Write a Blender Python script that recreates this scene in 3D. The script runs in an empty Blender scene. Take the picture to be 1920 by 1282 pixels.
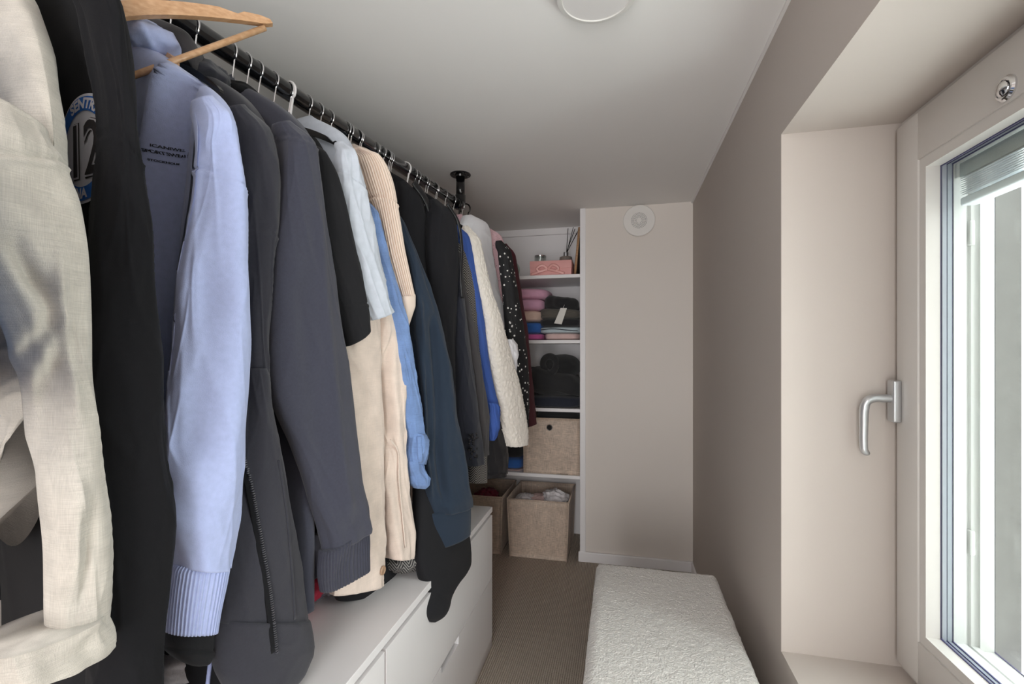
import bpy, bmesh, math, random, zlib
import numpy as np
from mathutils import Vector

random.seed(4)
rng = np.random.default_rng(7)
scene = bpy.context.scene
COL = scene.collection

# ------------------------------------------------------------------ camera
FPX, CX, CY = 890.0, 960.0, 656.0          # focal length and horizon of the 1920x1282 frame
PSI = math.atan(206.0 / FPX)               # camera yaw, to the left of the room axis
H = 1.22                                   # camera height
cam_d = bpy.data.cameras.new('camera')
cam_d.sensor_width = 36.0
cam_d.lens = FPX / 1920.0 * 36.0
cam_d.shift_y = (CY - 641.0) / 1920.0
cam_d.clip_start = 0.02
cam = bpy.data.objects.new('camera', cam_d)
cam.location = (0, 0, H)
cam.rotation_euler = (math.pi / 2, 0, PSI)
COL.objects.link(cam)
scene.camera = cam

# ------------------------------------------------------------------ light
world = bpy.data.worlds.new('overcast_sky')
scene.world = world
world.use_nodes = True
bg = world.node_tree.nodes['Background']
bg.inputs['Color'].default_value = (1.0, 1.0, 1.0, 1)
bg.inputs['Strength'].default_value = 7.0
# portals only guide the sampling of the sky through window and doorway
def portal(name, loc, rot, sx, sy):
    d = bpy.data.lights.new(name, 'AREA'); d.shape = 'RECTANGLE'; d.size = sx; d.size_y = sy
    d.cycles.is_portal = True
    o = bpy.data.objects.new(name, d); o.location = loc; o.rotation_euler = rot; COL.objects.link(o)
portal('window_portal', (0.79, 0.745, 1.115), (0, math.pi / 2, 0), 1.12, 0.86)

portal('door_portal', (-.07, -1.49, 1.0), (math.pi / 2, 0, 0), .86, 2.0)

scene.view_settings.view_transform = 'Standard'
scene.view_settings.look = 'None'
scene.view_settings.gamma = 1.0
scene.view_settings.use_curve_mapping = False
scene.view_settings.exposure = 0.42
scene.cycles.use_denoising = True
scene.cycles.max_bounces = 10
scene.cycles.diffuse_bounces = 7
scene.cycles.transparent_max_bounces = 16
scene.cycles.sample_clamp_indirect = 8.0

# ------------------------------------------------------------------ pixel rays (1920x1282 frame) -> the place
FW = np.array([-math.sin(PSI), math.cos(PSI), 0.0]); RT = np.array([math.cos(PSI), math.sin(PSI), 0.0])
CAM = np.array([0, 0, H])
def ray(x, y):
    return FW + (x - CX) / FPX * RT + np.array([0, 0, (CY - y) / FPX])
def at_x(x, y, X):
    r = ray(x, y); return CAM + r * (X / r[0])
def at_y(x, y, Y):
    r = ray(x, y); return CAM + r * (Y / r[1])
def at_z(x, y, Z):
    r = ray(x, y); return CAM + r * ((Z - H) / r[2])

# ------------------------------------------------------------------ materials
def lin(h):
    c = [int(h[i:i + 2], 16) / 255 for i in (1, 3, 5)]
    return tuple(v / 12.92 if v <= .04045 else ((v + .055) / 1.055) ** 2.4 for v in c) + (1,)
def mat(name, col, rough=.6, metal=0., bump=0., bscale=200., bdist=.002, var=0., vscale=30., coat=0., sheen=0., spec=.5, stretch=(1, 1, 1)):
    m = bpy.data.materials.new(name); m.use_nodes = True
    nt = m.node_tree; b = nt.nodes['Principled BSDF']
    c = lin(col) if isinstance(col, str) else col
    b.inputs['Base Color'].default_value = c
    b.inputs['Roughness'].default_value = rough
    b.inputs['Metallic'].default_value = metal
    b.inputs['Specular IOR Level'].default_value = spec
    b.inputs['Coat Weight'].default_value = coat
    if sheen:
        b.inputs['Sheen Weight'].default_value = sheen
        b.inputs['Sheen Roughness'].default_value = .6
    if bump or var:
        tc = nt.nodes.new('ShaderNodeTexCoord'); mp = nt.nodes.new('ShaderNodeMapping')
        mp.inputs['Scale'].default_value = stretch
        nt.links.new(tc.outputs['Object'], mp.inputs['Vector'])
    if bump:
        n = nt.nodes.new('ShaderNodeTexNoise'); n.inputs['Scale'].default_value = bscale; n.inputs['Detail'].default_value = 3
        nt.links.new(mp.outputs['Vector'], n.inputs['Vector'])
        bp = nt.nodes.new('ShaderNodeBump'); bp.inputs['Strength'].default_value = bump; bp.inputs['Distance'].default_value = bdist
        nt.links.new(n.outputs['Fac'], bp.inputs['Height']); nt.links.new(bp.outputs['Normal'], b.inputs['Normal'])
    if var:
        n2 = nt.nodes.new('ShaderNodeTexNoise'); n2.inputs['Scale'].default_value = vscale; n2.inputs['Detail'].default_value = 5
        nt.links.new(mp.outputs['Vector'], n2.inputs['Vector'])
        mr = nt.nodes.new('ShaderNodeMapRange'); mr.inputs[1].default_value = .25; mr.inputs[2].default_value = .75
        mr.inputs[3].default_value = 1 - var; mr.inputs[4].default_value = 1 + var
        nt.links.new(n2.outputs['Fac'], mr.inputs[0])
        mx = nt.nodes.new('ShaderNodeVectorMath'); mx.operation = 'SCALE'; mx.inputs[0].default_value = c[:3]
        nt.links.new(mr.outputs[0], mx.inputs['Scale']); nt.links.new(mx.outputs[0], b.inputs['Base Color'])
    return m
def weave(name, col, rough=.85, amt=.22, sx=900., sz=700., bump=.35, slub=.25):
    """linen: crossing threads of uneven brightness plus relief"""
    m = mat(name, col, rough=rough, sheen=.15)
    nt = m.node_tree; b = nt.nodes['Principled BSDF']
    tc = nt.nodes.new('ShaderNodeTexCoord'); outs = []
    for sc in ((40, 40, sz), (sx, sx, 30)):
        mp = nt.nodes.new('ShaderNodeMapping'); mp.inputs['Scale'].default_value = sc
        nt.links.new(tc.outputs['Object'], mp.inputs['Vector'])
        n = nt.nodes.new('ShaderNodeTexNoise'); n.inputs['Scale'].default_value = 1; n.inputs['Detail'].default_value = 2
        nt.links.new(mp.outputs['Vector'], n.inputs['Vector']); outs.append(n)
    n3 = nt.nodes.new('ShaderNodeTexNoise'); n3.inputs['Scale'].default_value = 22; n3.inputs['Detail'].default_value = 4
    nt.links.new(tc.outputs['Object'], n3.inputs['Vector'])
    ad = nt.nodes.new('ShaderNodeMath'); ad.operation = 'ADD'
    nt.links.new(outs[0].outputs['Fac'], ad.inputs[0]); nt.links.new(outs[1].outputs['Fac'], ad.inputs[1])
    mr = nt.nodes.new('ShaderNodeMapRange'); mr.inputs[1].default_value = .6; mr.inputs[2].default_value = 1.4
    mr.inputs[3].default_value = 1 - amt; mr.inputs[4].default_value = 1 + amt
    nt.links.new(ad.outputs[0], mr.inputs[0])
    mr2 = nt.nodes.new('ShaderNodeMapRange'); mr2.inputs[1].default_value = .3; mr2.inputs[2].default_value = .7
    mr2.inputs[3].default_value = 1 - slub * .5; mr2.inputs[4].default_value = 1 + slub * .5
    nt.links.new(n3.outputs['Fac'], mr2.inputs[0])
    mu = nt.nodes.new('ShaderNodeMath'); mu.operation = 'MULTIPLY'
    nt.links.new(mr.outputs[0], mu.inputs[0]); nt.links.new(mr2.outputs[0], mu.inputs[1])
    mx = nt.nodes.new('ShaderNodeVectorMath'); mx.operation = 'SCALE'; mx.inputs[0].default_value = lin(col)[:3]
    nt.links.new(mu.outputs[0], mx.inputs['Scale']); nt.links.new(mx.outputs[0], b.inputs['Base Color'])
    bp = nt.nodes.new('ShaderNodeBump'); bp.inputs['Strength'].default_value = bump; bp.inputs['Distance'].default_value = .0015
    nt.links.new(ad.outputs[0], bp.inputs['Height']); nt.links.new(bp.outputs['Normal'], b.inputs['Normal'])
    return m
def dots(name, base, dot, scale, size, rnd=1.0):
    m = mat(name, base, rough=.75); nt = m.node_tree; b = nt.nodes['Principled BSDF']
    tc = nt.nodes.new('ShaderNodeTexCoord'); v = nt.nodes.new('ShaderNodeTexVoronoi')
    mp = nt.nodes.new('ShaderNodeMapping'); mp.inputs['Scale'].default_value = (1, 1, 1)
    nt.links.new(tc.outputs['Object'], mp.inputs['Vector']); nt.links.new(mp.outputs['Vector'], v.inputs['Vector'])
    v.inputs['Scale'].default_value = scale; v.inputs['Randomness'].default_value = rnd
    lt = nt.nodes.new('ShaderNodeMath'); lt.operation = 'LESS_THAN'; lt.inputs[1].default_value = size
    nt.links.new(v.outputs['Distance'], lt.inputs[0])
    mx = nt.nodes.new('ShaderNodeMix'); mx.data_type = 'RGBA'
    mx.inputs[6].default_value = lin(base); mx.inputs[7].default_value = lin(dot)
    nt.links.new(lt.outputs[0], mx.inputs[0]); nt.links.new(mx.outputs[2], b.inputs['Base Color'])
    return m
def chevron(name, a, c, scale=190., zig=28.):
    m = mat(name, a, rough=.9); nt = m.node_tree; b = nt.nodes['Principled BSDF']
    tc = nt.nodes.new('ShaderNodeTexCoord'); sp = nt.nodes.new('ShaderNodeSeparateXYZ')
    nt.links.new(tc.outputs['Object'], sp.inputs[0])
    pp = nt.nodes.new('ShaderNodeMath'); pp.operation = 'PINGPONG'; pp.inputs[1].default_value = 1 / zig
    ad0 = nt.nodes.new('ShaderNodeMath'); ad0.operation = 'ADD'
    nt.links.new(sp.outputs[0], ad0.inputs[0]); nt.links.new(sp.outputs[1], ad0.inputs[1])
    nt.links.new(ad0.outputs[0], pp.inputs[0])
    ad = nt.nodes.new('ShaderNodeMath'); ad.operation = 'ADD'
    nt.links.new(pp.outputs[0], ad.inputs[0]); nt.links.new(sp.outputs[2], ad.inputs[1])
    mu = nt.nodes.new('ShaderNodeMath'); mu.operation = 'MULTIPLY'; mu.inputs[1].default_value = scale * 6.283
    nt.links.new(ad.outputs[0], mu.inputs[0])
    si = nt.nodes.new('ShaderNodeMath'); si.operation = 'SINE'; nt.links.new(mu.outputs[0], si.inputs[0])
    gt = nt.nodes.new('ShaderNodeMath'); gt.operation = 'GREATER_THAN'; gt.inputs[1].default_value = .1
    nt.links.new(si.outputs[0], gt.inputs[0])
    mx = nt.nodes.new('ShaderNodeMix'); mx.data_type = 'RGBA'
    mx.inputs[6].default_value = lin(a); mx.inputs[7].default_value = lin(c)
    nt.links.new(gt.outputs[0], mx.inputs[0]); nt.links.new(mx.outputs[2], b.inputs['Base Color'])
    return m
def fleece(name, col, scale, bump, dist=.006, rough=.95):
    m = mat(name, col, rough=rough, sheen=.3); nt = m.node_tree; b = nt.nodes['Principled BSDF']
    tc = nt.nodes.new('ShaderNodeTexCoord')
    v = nt.nodes.new('ShaderNodeTexVoronoi'); v.feature = 'SMOOTH_F1'; v.inputs['Scale'].default_value = scale
    n = nt.nodes.new('ShaderNodeTexNoise'); n.inputs['Scale'].default_value = scale * 1.3; n.inputs['Detail'].default_value = 3
    nt.links.new(tc.outputs['Object'], n.inputs['Vector'])
    mixv = nt.nodes.new('ShaderNodeVectorMath'); mixv.operation = 'MULTIPLY_ADD'
    mixv.inputs[1].default_value = (.5 / scale,) * 3
    nt.links.new(n.outputs['Color'], mixv.inputs[0]); nt.links.new(tc.outputs['Object'], mixv.inputs[2])
    nt.links.new(mixv.outputs[0], v.inputs['Vector'])
    inv = nt.nodes.new('ShaderNodeMath'); inv.operation = 'SUBTRACT'; inv.inputs[0].default_value = 1
    nt.links.new(v.outputs['Distance'], inv.inputs[1])
    bp = nt.nodes.new('ShaderNodeBump'); bp.inputs['Strength'].default_value = bump; bp.inputs['Distance'].default_value = dist
    nt.links.new(inv.outputs[0], bp.inputs['Height']); nt.links.new(bp.outputs['Normal'], b.inputs['Normal'])
    return m
def wood(name, c1, c2):
    m = mat(name, c1, rough=.45, coat=.2); nt = m.node_tree; b = nt.nodes['Principled BSDF']
    tc = nt.nodes.new('ShaderNodeTexCoord'); mp = nt.nodes.new('ShaderNodeMapping')
    mp.inputs['Scale'].default_value = (6, 60, 90)
    nt.links.new(tc.outputs['Object'], mp.inputs['Vector'])
    n = nt.nodes.new('ShaderNodeTexNoise'); n.inputs['Scale'].default_value = 2; n.inputs['Detail'].default_value = 6
    nt.links.new(mp.outputs['Vector'], n.inputs['Vector'])
    mx = nt.nodes.new('ShaderNodeMix'); mx.data_type = 'RGBA'
    mx.inputs[6].default_value = lin(c1); mx.inputs[7].default_value = lin(c2)
    mr = nt.nodes.new('ShaderNodeMapRange'); mr.inputs[1].default_value = .3; mr.inputs[2].default_value = .7
    nt.links.new(n.outputs['Fac'], mr.inputs[0]); nt.links.new(mr.outputs[0], mx.inputs[0])
    nt.links.new(mx.outputs[2], b.inputs['Base Color'])
    return m
def glass(name, tint=(1, 1, 1), refl=.08):
    m = bpy.data.materials.new(name); m.use_nodes = True; nt = m.node_tree
    nt.nodes.remove(nt.nodes['Principled BSDF'])
    out = nt.nodes['Material Output']
    t = nt.nodes.new('ShaderNodeBsdfTransparent'); t.inputs[0].default_value = tint + (1,)
    g = nt.nodes.new('ShaderNodeBsdfGlossy'); g.inputs['Roughness'].default_value = .02
    mx = nt.nodes.new('ShaderNodeMixShader'); mx.inputs[0].default_value = refl
    nt.links.new(t.outputs[0], mx.inputs[1]); nt.links.new(g.outputs[0], mx.inputs[2]); nt.links.new(mx.outputs[0], out.inputs[0])
    return m
def carpet():
    m = mat('ribbed_carpet', '#8d8075', rough=.95); nt = m.node_tree; b = nt.nodes['Principled BSDF']
    tc = nt.nodes.new('ShaderNodeTexCoord')
    w = nt.nodes.new('ShaderNodeTexWave'); w.bands_direction = 'X'; w.inputs['Scale'].default_value = 38; w.inputs['Distortion'].default_value = 1.2
    w.inputs['Detail'].default_value = 2; w.inputs['Detail Scale'].default_value = 4
    w2 = nt.nodes.new('ShaderNodeTexWave'); w2.bands_direction = 'Y'; w2.inputs['Scale'].default_value = 55; w2.inputs['Distortion'].default_value = 2.5
    n = nt.nodes.new('ShaderNodeTexNoise'); n.inputs['Scale'].default_value = 160; n.inputs['Detail'].default_value = 3
    for q in (w, w2, n): nt.links.new(tc.outputs['Object'], q.inputs['Vector'])
    m1 = nt.nodes.new('ShaderNodeMath'); m1.operation = 'MULTIPLY_ADD'; m1.inputs[1].default_value = .45
    nt.links.new(w2.outputs['Fac'], m1.inputs[0]); nt.links.new(w.outputs['Fac'], m1.inputs[2])
    m2 = nt.nodes.new('ShaderNodeMath'); m2.operation = 'MULTIPLY_ADD'; m2.inputs[1].default_value = .7
    nt.links.new(n.outputs['Fac'], m2.inputs[0]); nt.links.new(m1.outputs[0], m2.inputs[2])
    bp = nt.nodes.new('ShaderNodeBump'); bp.inputs['Strength'].default_value = .9; bp.inputs['Distance'].default_value = .004
    nt.links.new(m2.outputs[0], bp.inputs['Height']); nt.links.new(bp.outputs['Normal'], b.inputs['Normal'])
    mx = nt.nodes.new('ShaderNodeMix'); mx.data_type = 'RGBA'
    mx.inputs[6].default_value = lin('#8d8074'); mx.inputs[7].default_value = lin('#cfc2b4')
    mr = nt.nodes.new('ShaderNodeMapRange'); mr.inputs[1].default_value = .3; mr.inputs[2].default_value = 1.7
    nt.links.new(m2.outputs[0], mr.inputs[0]); nt.links.new(mr.outputs[0], mx.inputs[0])
    nt.links.new(mx.outputs[2], b.inputs['Base Color'])
    return m

M = {}
M['wall'] = mat('greige_wall_paint', '#c1b8b1', rough=.8, bump=.06, bscale=180, bdist=.001)
M['ceil'] = mat('white_ceiling_paint', '#eceae8', rough=.85, bump=.05, bscale=140, bdist=.001)
M['white'] = mat('white_lacquer', '#ebe8e9', rough=.4)
M['frame'] = mat('white_window_paint', '#d0ccc8', rough=.35)
M['pvc'] = mat('white_window_plastic', '#cfcfcd', rough=.4)
M['spacer'] = mat('grey_spacer_bar', '#9fa5ad', rough=.4)
M['gasket'] = mat('dark_rubber_gasket', '#4b4870', rough=.6)
M['alu'] = mat('satin_aluminium', '#c9cacc', rough=.28, metal=.85)
M['chrome'] = mat('chrome', '#e4e4e6', rough=.08, metal=1)
M['black_metal'] = mat('gloss_black_metal', '#0d0d0f', rough=.18, coat=.6)
M['concrete'] = mat('exterior_concrete', '#6f6d6b', rough=.9, bump=.3, bscale=60, var=.1, vscale=40)
M['carpet'] = carpet()
M['boucle'] = mat('cream_boucle', '#e2ded9', rough=.95, sheen=.3, bump=1.0, bscale=210, bdist=.006)
M['glass'] = glass('window_glass', (.97, .985, .98), .05)
M['oak'] = wood('beech_wood', '#c9a17c', '#b0865f')
M['hole'] = mat('dark_hole', '#1b1a19', rough=.9)

# ------------------------------------------------------------------ object helpers
def link_mesh(name, verts, faces, material, parent=None, smooth=True, label=None):
    me = bpy.data.meshes.new(name)
    me.from_pydata([tuple(map(float, v)) for v in verts], [], faces)
    me.update()
    if smooth:
        me.polygons.foreach_set('use_smooth', [True] * len(me.polygons))
    mats = material if isinstance(material, (list, tuple)) else [material]
    for q in mats: me.materials.append(q)
    return link_me(name, me, parent, label)
def link_me(name, me, parent=None, label=None):
    o = bpy.data.objects.new(name, me); COL.objects.link(o)
    if parent is not None:
        o.parent = parent
        w = Vector((0, 0, 0)); p = parent
        while p is not None:
            w += p.location; p = p.parent
        o.location = -w
    if label: o['label'] = label
    return o
def thing(name, label, cat, loc=(0, 0, 0), group=None):
    o = bpy.data.objects.new(name, None); COL.objects.link(o); o.location = loc; o.empty_display_size = .05
    return tag(o, label, cat, group)
def tag(o, label, cat, group=None):
    o['label'] = label; o['category'] = cat
    if group: o['group'] = group
    return o
def struct(o):
    o['kind'] = 'structure'; return o
class MB:
    def __init__(s): s.bm = bmesh.new()
    def box(s, x0, x1, y0, y1, z0, z1, bevel=0, seg=2):
        r = bmesh.ops.create_cube(s.bm, size=1)
        for v in r['verts']:
            v.co = Vector(((x0 + x1) / 2 + v.co.x * (x1 - x0), (y0 + y1) / 2 + v.co.y * (y1 - y0), (z0 + z1) / 2 + v.co.z * (z1 - z0)))
        if bevel:
            es = list({e for v in r['verts'] for e in v.link_edges})
            bmesh.ops.bevel(s.bm, geom=es, offset=bevel, segments=seg, affect='EDGES', profile=.5)
        return s
    def prism(s, pts, axis, a, b):
        """polygon pts (2D) extruded along axis from a to b"""
        def mk(p, t):
            return {'x': (t, p[0], p[1]), 'y': (p[0], t, p[1]), 'z': (p[0], p[1], t)}[axis]
        v0 = [s.bm.verts.new(mk(p, a)) for p in pts]; v1 = [s.bm.verts.new(mk(p, b)) for p in pts]
        n = len(pts)
        s.bm.faces.new(v0); s.bm.faces.new(v1[::-1])
        for i in range(n): s.bm.faces.new((v0[i], v0[(i + 1) % n], v1[(i + 1) % n], v1[i]))
        bmesh.ops.recalc_face_normals(s.bm, faces=s.bm.faces[:])
        return s
    def lathe(s, prof, c, axis='z', n=48):
        """profile [(r, h)] turned about axis through c"""
        rings = []
        for r, h in prof:
            ring = []
            for i in range(n):
                a = 2 * math.pi * i / n; p, q = r * math.cos(a), r * math.sin(a)
                co = {'z': (p, q, h), 'x': (h, p, q), 'y': (p, h, q)}[axis]
                ring.append(s.bm.verts.new((c[0] + co[0], c[1] + co[1], c[2] + co[2])))
            rings.append(ring)
        for k in range(len(rings) - 1):
            for i in range(n):
                s.bm.faces.new((rings[k][i], rings[k][(i + 1) % n], rings[k + 1][(i + 1) % n], rings[k + 1][i]))
        s.bm.faces.new(rings[0][::-1]); s.bm.faces.new(rings[-1])
        bmesh.ops.recalc_face_normals(s.bm, faces=s.bm.faces[:])
        return s
    def build(s, name, material, parent=None, smooth=False, label=None):
        me = bpy.data.meshes.new(name); s.bm.to_mesh(me); s.bm.free()
        if smooth:
            me.polygons.foreach_set('use_smooth', [True] * len(me.polygons))
            me.set_sharp_from_angle(angle=math.radians(35))
        me.materials.append(material)
        return link_me(name, me, parent, label)
def sweep(name, pts, rad, material, parent=None, n=10, closed=False, flat=None, label=None):
    """tube along 3D points; rad scalar or list; flat=(up, ratio) squashes it along 'up'"""
    P = np.array(pts, float); k = len(P)
    R = np.full(k, rad) if np.isscalar(rad) else np.array(rad, float)
    T = np.zeros_like(P)
    for i in range(k):
        a = P[(i - 1) % k] if closed or i > 0 else P[i]; b = P[(i + 1) % k] if closed or i < k - 1 else P[i]
        T[i] = (b - a) / (np.linalg.norm(b - a) + 1e-12)
    up = np.array(flat[0], float) if flat else np.array([0.31, .17, .93])
    V = []
    for i in range(k):
        s = np.cross(up, T[i]); s /= np.linalg.norm(s) + 1e-12
        u = np.cross(T[i], s)
        for j in range(n):
            a = 2 * math.pi * j / n
            V.append(P[i] + R[i] * (math.cos(a) * s + math.sin(a) * u * (flat[1] if flat else 1)))
    F = []
    for i in range(k if closed else k - 1):
        i2 = (i + 1) % k
        for j in range(n):
            F.append((i * n + j, i * n + (j + 1) % n, i2 * n + (j + 1) % n, i2 * n + j))
    if not closed:
        F.append(tuple(range(n))[::-1]); F.append(tuple((k - 1) * n + j for j in range(n)))
    return link_mesh(name, V, F, material, parent, True, label)
def smooth_path(pts, n=40):
    P = np.array(pts, float); d = np.r_[0, np.cumsum(np.linalg.norm(np.diff(P, axis=0), axis=1))]
    t = np.linspace(0, d[-1], n); out = []
    Q = np.vstack([2 * P[0] - P[1], P, 2 * P[-1] - P[-2]])
    for x in t:
        i = min(np.searchsorted(d, x, 'right') - 1, len(P) - 2); u = (x - d[i]) / (d[i + 1] - d[i])
        p0, p1, p2, p3 = Q[i], Q[i + 1], Q[i + 2], Q[i + 3]
        out.append(.5 * (2 * p1 + (p2 - p0) * u + (2 * p0 - 5 * p1 + 4 * p2 - p3) * u * u + (3 * p1 - p0 - 3 * p2 + p3) * u ** 3))
    return np.array(out)

# noise for cloth
def vnoise(a, b, na, seed, nb=64):
    """smooth value noise, periodic (na cells) in a (0..1); b in cells"""
    g = np.random.default_rng(seed).uniform(-1, 1, (na, nb))
    x = a * na; i = np.floor(x).astype(int); fx = x - i; j = np.floor(b).astype(int); fy = b - j
    fx = fx * fx * fx * (fx * (fx * 6 - 15) + 10); fy = fy * fy * fy * (fy * (fy * 6 - 15) + 10)
    def G(p, q): return g[p % na, q % nb]
    return (G(i, j) * (1 - fx) + G(i + 1, j) * fx) * (1 - fy) + (G(i, j + 1) * (1 - fx) + G(i + 1, j + 1) * fx) * fy
def noise3(p, scale, seed):
    g = np.random.default_rng(seed).uniform(-1, 1, (16, 16, 16)); q = p * scale; i = np.floor(q).astype(int); f = q - i
    f = f * f * (3 - 2 * f); r = 0
    for a in (0, 1):
        for b in (0, 1):
            for c in (0, 1):
                w = (f[:, 0] if a else 1 - f[:, 0]) * (f[:, 1] if b else 1 - f[:, 1]) * (f[:, 2] if c else 1 - f[:, 2])
                r = r + w * g[(i[:, 0] + a) % 16, (i[:, 1] + b) % 16, (i[:, 2] + c) % 16]
    return r

# ================================================================== THE ROOM
CEIL, XR, YE, XL, YB, YA = 2.036, .381, 2.77, -1.17, -1.4, 3.17
WY0, WY1, WZ0, WZ1, WXO = .28, 1.284, .481, 1.749, .76      # window recess
DOOR = (-.5, .36, 2.0)
struct(MB().box(XL - .1, XR + .5, YB - .1, YA + .1, -.06, 0).build('floor', M['carpet']))
struct(MB().box(XL - .1, WXO, YB - .1, YA + .1, CEIL, CEIL + .1).build('ceiling', M['ceil']))
struct(MB().box(XL - .1, XL, YB - .1, YA + .1, 0, CEIL).build('wall_left', M['wall']))
w = MB(); w.box(XL, DOOR[0], YB - .1, YB, 0, CEIL); w.box(DOOR[1], WXO, YB - .1, YB, 0, CEIL); w.box(DOOR[0], DOOR[1], YB - .1, YB, DOOR[2], CEIL)
struct(w.build('wall_back', M['wall']))          # with the open doorway the photographer came in by
struct(MB().box(XL, XR, YA, YA + .1, 0, CEIL).build('wall_alcove', M['white']))
struct(MB().box(-.204, XR, YE, YA, 0, CEIL).build('wall_end', mat('light_lifted_wall_paint', '#ded6cf', rough=.6, bump=.05, bscale=180, bdist=.001)))  # light missing at the far end is put into this paler wall colour
w = MB()
w.box(XR, WXO, YB, WY0, 0, CEIL); w.box(XR, WXO, WY1, YA + .1, 0, CEIL)
w.box(XR, WXO, WY0, WY1, 0, WZ0); w.box(XR, WXO, WY0, WY1, WZ1, CEIL)
struct(w.build('wall_right', M['wall']))
struct(MB().box(-.236, -.204, YE - .012, YA, 0, CEIL, .002).build('trim_1', M['white']))
struct(MB().box(XL, -.236, YA - .02, YA, CEIL - .045, CEIL, .003).build('trim_2', M['white']))
struct(MB().box(XR - .008, XR, YB, YE, CEIL - .008, CEIL).build('trim_3', M['ceil']))
struct(MB().box(XL, XL + .022, YB, YE, CEIL - .04, CEIL, .004).build('trim_4', M['white']))
struct(MB().box(-.245, XR, YE - .018, YE, 0, .058, .004).build('baseboard_end', M['white']))
struct(MB().box(XR - .012, XR, 1.9, YE - .018, 0, .058, .004).build('baseboard_right', M['white']))
struct(MB().box(XL, XL + .012, YB, 2.7, 0, .058, .004).build('baseboard_left', M['white']))

# ---------------------------------------------------------------- window: sash, glazing, outer frame, blind
win = bpy.data.objects.new('window_1', None); win.location = (.62, .78, WZ0); COL.objects.link(win); win['kind'] = 'structure'
win['label'] = 'white triple-glazed window with aluminium handle in the deep recess'
def ring(name, x0, x1, oy, iy, oz0, oz1, iz0, iz1, m, parent=win, bevel=.0015, split=False):
    """rectangular frame ring; o = outer, i = opening"""
    n0, n1 = WY0 + (1.284 - oy), WY0 + (1.284 - iy)
    pieces = [('stile', (x0, x1, iy, oy, oz0, oz1)), ('stile', (x0, x1, n0, n1, oz0, oz1)),
              ('rail', (x0, x1, n1, iy, iz1, oz1)), ('rail', (x0, x1, n1, iy, oz0, iz0))]
    if split:
        return [MB().box(*p, bevel=bevel).build(nm, m, parent, smooth=True) for nm, p in pieces]
    b = MB()
    for _, p in pieces: b.box(*p)
    return b.build(name, m, parent)
ring('casing', .615, .645, 1.262, 1.183, .508, 1.727, .598, 1.6255, M['frame'], split=True, bevel=.002)
ring('glazing_bead', .619, .645, 1.183, 1.162, .598, 1.6255, .619, 1.603, M['frame'])
ring('fixed_frame', .636, .70, 1.284, 1.255, .481, 1.749, .515, 1.72, M['frame'])
ring('gasket', .645, .6475, 1.25, 1.1635, .52, 1.71, .621, 1.6015, M['gasket'])
ring('spacer_bar', .6475, .655, 1.25, 1.160, .52, 1.71, .617, 1.605, M['spacer'])
ring('gasket', .655, .6565, 1.25, 1.1615, .52, 1.71, .619, 1.6035, M['gasket'])
ring('spacer_bar', .6565, .6645, 1.25, 1.160, .52, 1.71, .617, 1.605, M['spacer'])
ring('gasket', .6645, .667, 1.25, 1.162, .52, 1.71, .619, 1.6035, M['gasket'])
ring('outer_sash', .667, .689, 1.25, 1.159, .52, 1.71, .616, 1.606, M['pvc'])
ring('outer_sash', .689, .699, 1.25, 1.170, .52, 1.71, .605, 1.617, M['pvc'])
ring('outer_frame', .699, .712, 1.284, 1.163, .481, 1.749, .612, 1.61, M['pvc'])
ring('outer_frame', .712, .736, 1.284, 1.158, .481, 1.749, .606, 1.613, M['pvc'])
ring('gasket', .736, .738, 1.284, 1.16, .481, 1.749, .608, 1.611, M['gasket'])
MB().box(.694, .703, 1.157, 1.170, 1.435, 1.485, .002).build('hinge_leaf', M['pvc'], win, True)
MB().box(.694, .703, 1.157, 1.170, .80, .85, .002).build('hinge_leaf', M['pvc'], win, True)
for x in (.6555, .666, .737):
    MB().box(x, x + .0006, WY0 + .1, 1.19, .59, 1.63).build('pane', M['glass'], win)
# handle
hz = at_x(1682, 752, .612)
hd = MB().box(.598, .615, hz[1] - .0145, hz[1] + .0145, hz[2] - .048, hz[2] + .048, .004, 3).build('handle_plate', M['alu'], win, True)
lev = smooth_path([(.60, hz[1], hz[2] + .006), (.585, hz[1], hz[2] + .006), (.566, hz[1], hz[2] + .006), (.5515, hz[1], hz[2] - .002), (.546, hz[1], hz[2] - .022),
                   (.545, hz[1], hz[2] - .06), (.545, hz[1], hz[2] - .105), (.548, hz[1], hz[2] - .118), (.556, hz[1], hz[2] - .123)], 46)
sweep('handle_lever', lev, [.0095] * 16 + list(np.linspace(.0098, .0082, 26)) + [.008, .0075, .0068, .004], M['alu'], win, n=16)
# chrome lock on the top rail
lk = at_x(1886, 166, .613)
MB().lathe([(.021, .0), (.021, -.003), (.018, -.006), (.015, -.0065), (.0145, -.004), (.0125, -.004), (.012, -.008), (.008, -.0105), (.001, -.011)], (.615, lk[1], lk[2]), 'x', 40).build('child_lock', M['chrome'], win, True, 'round chrome lock')
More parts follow.
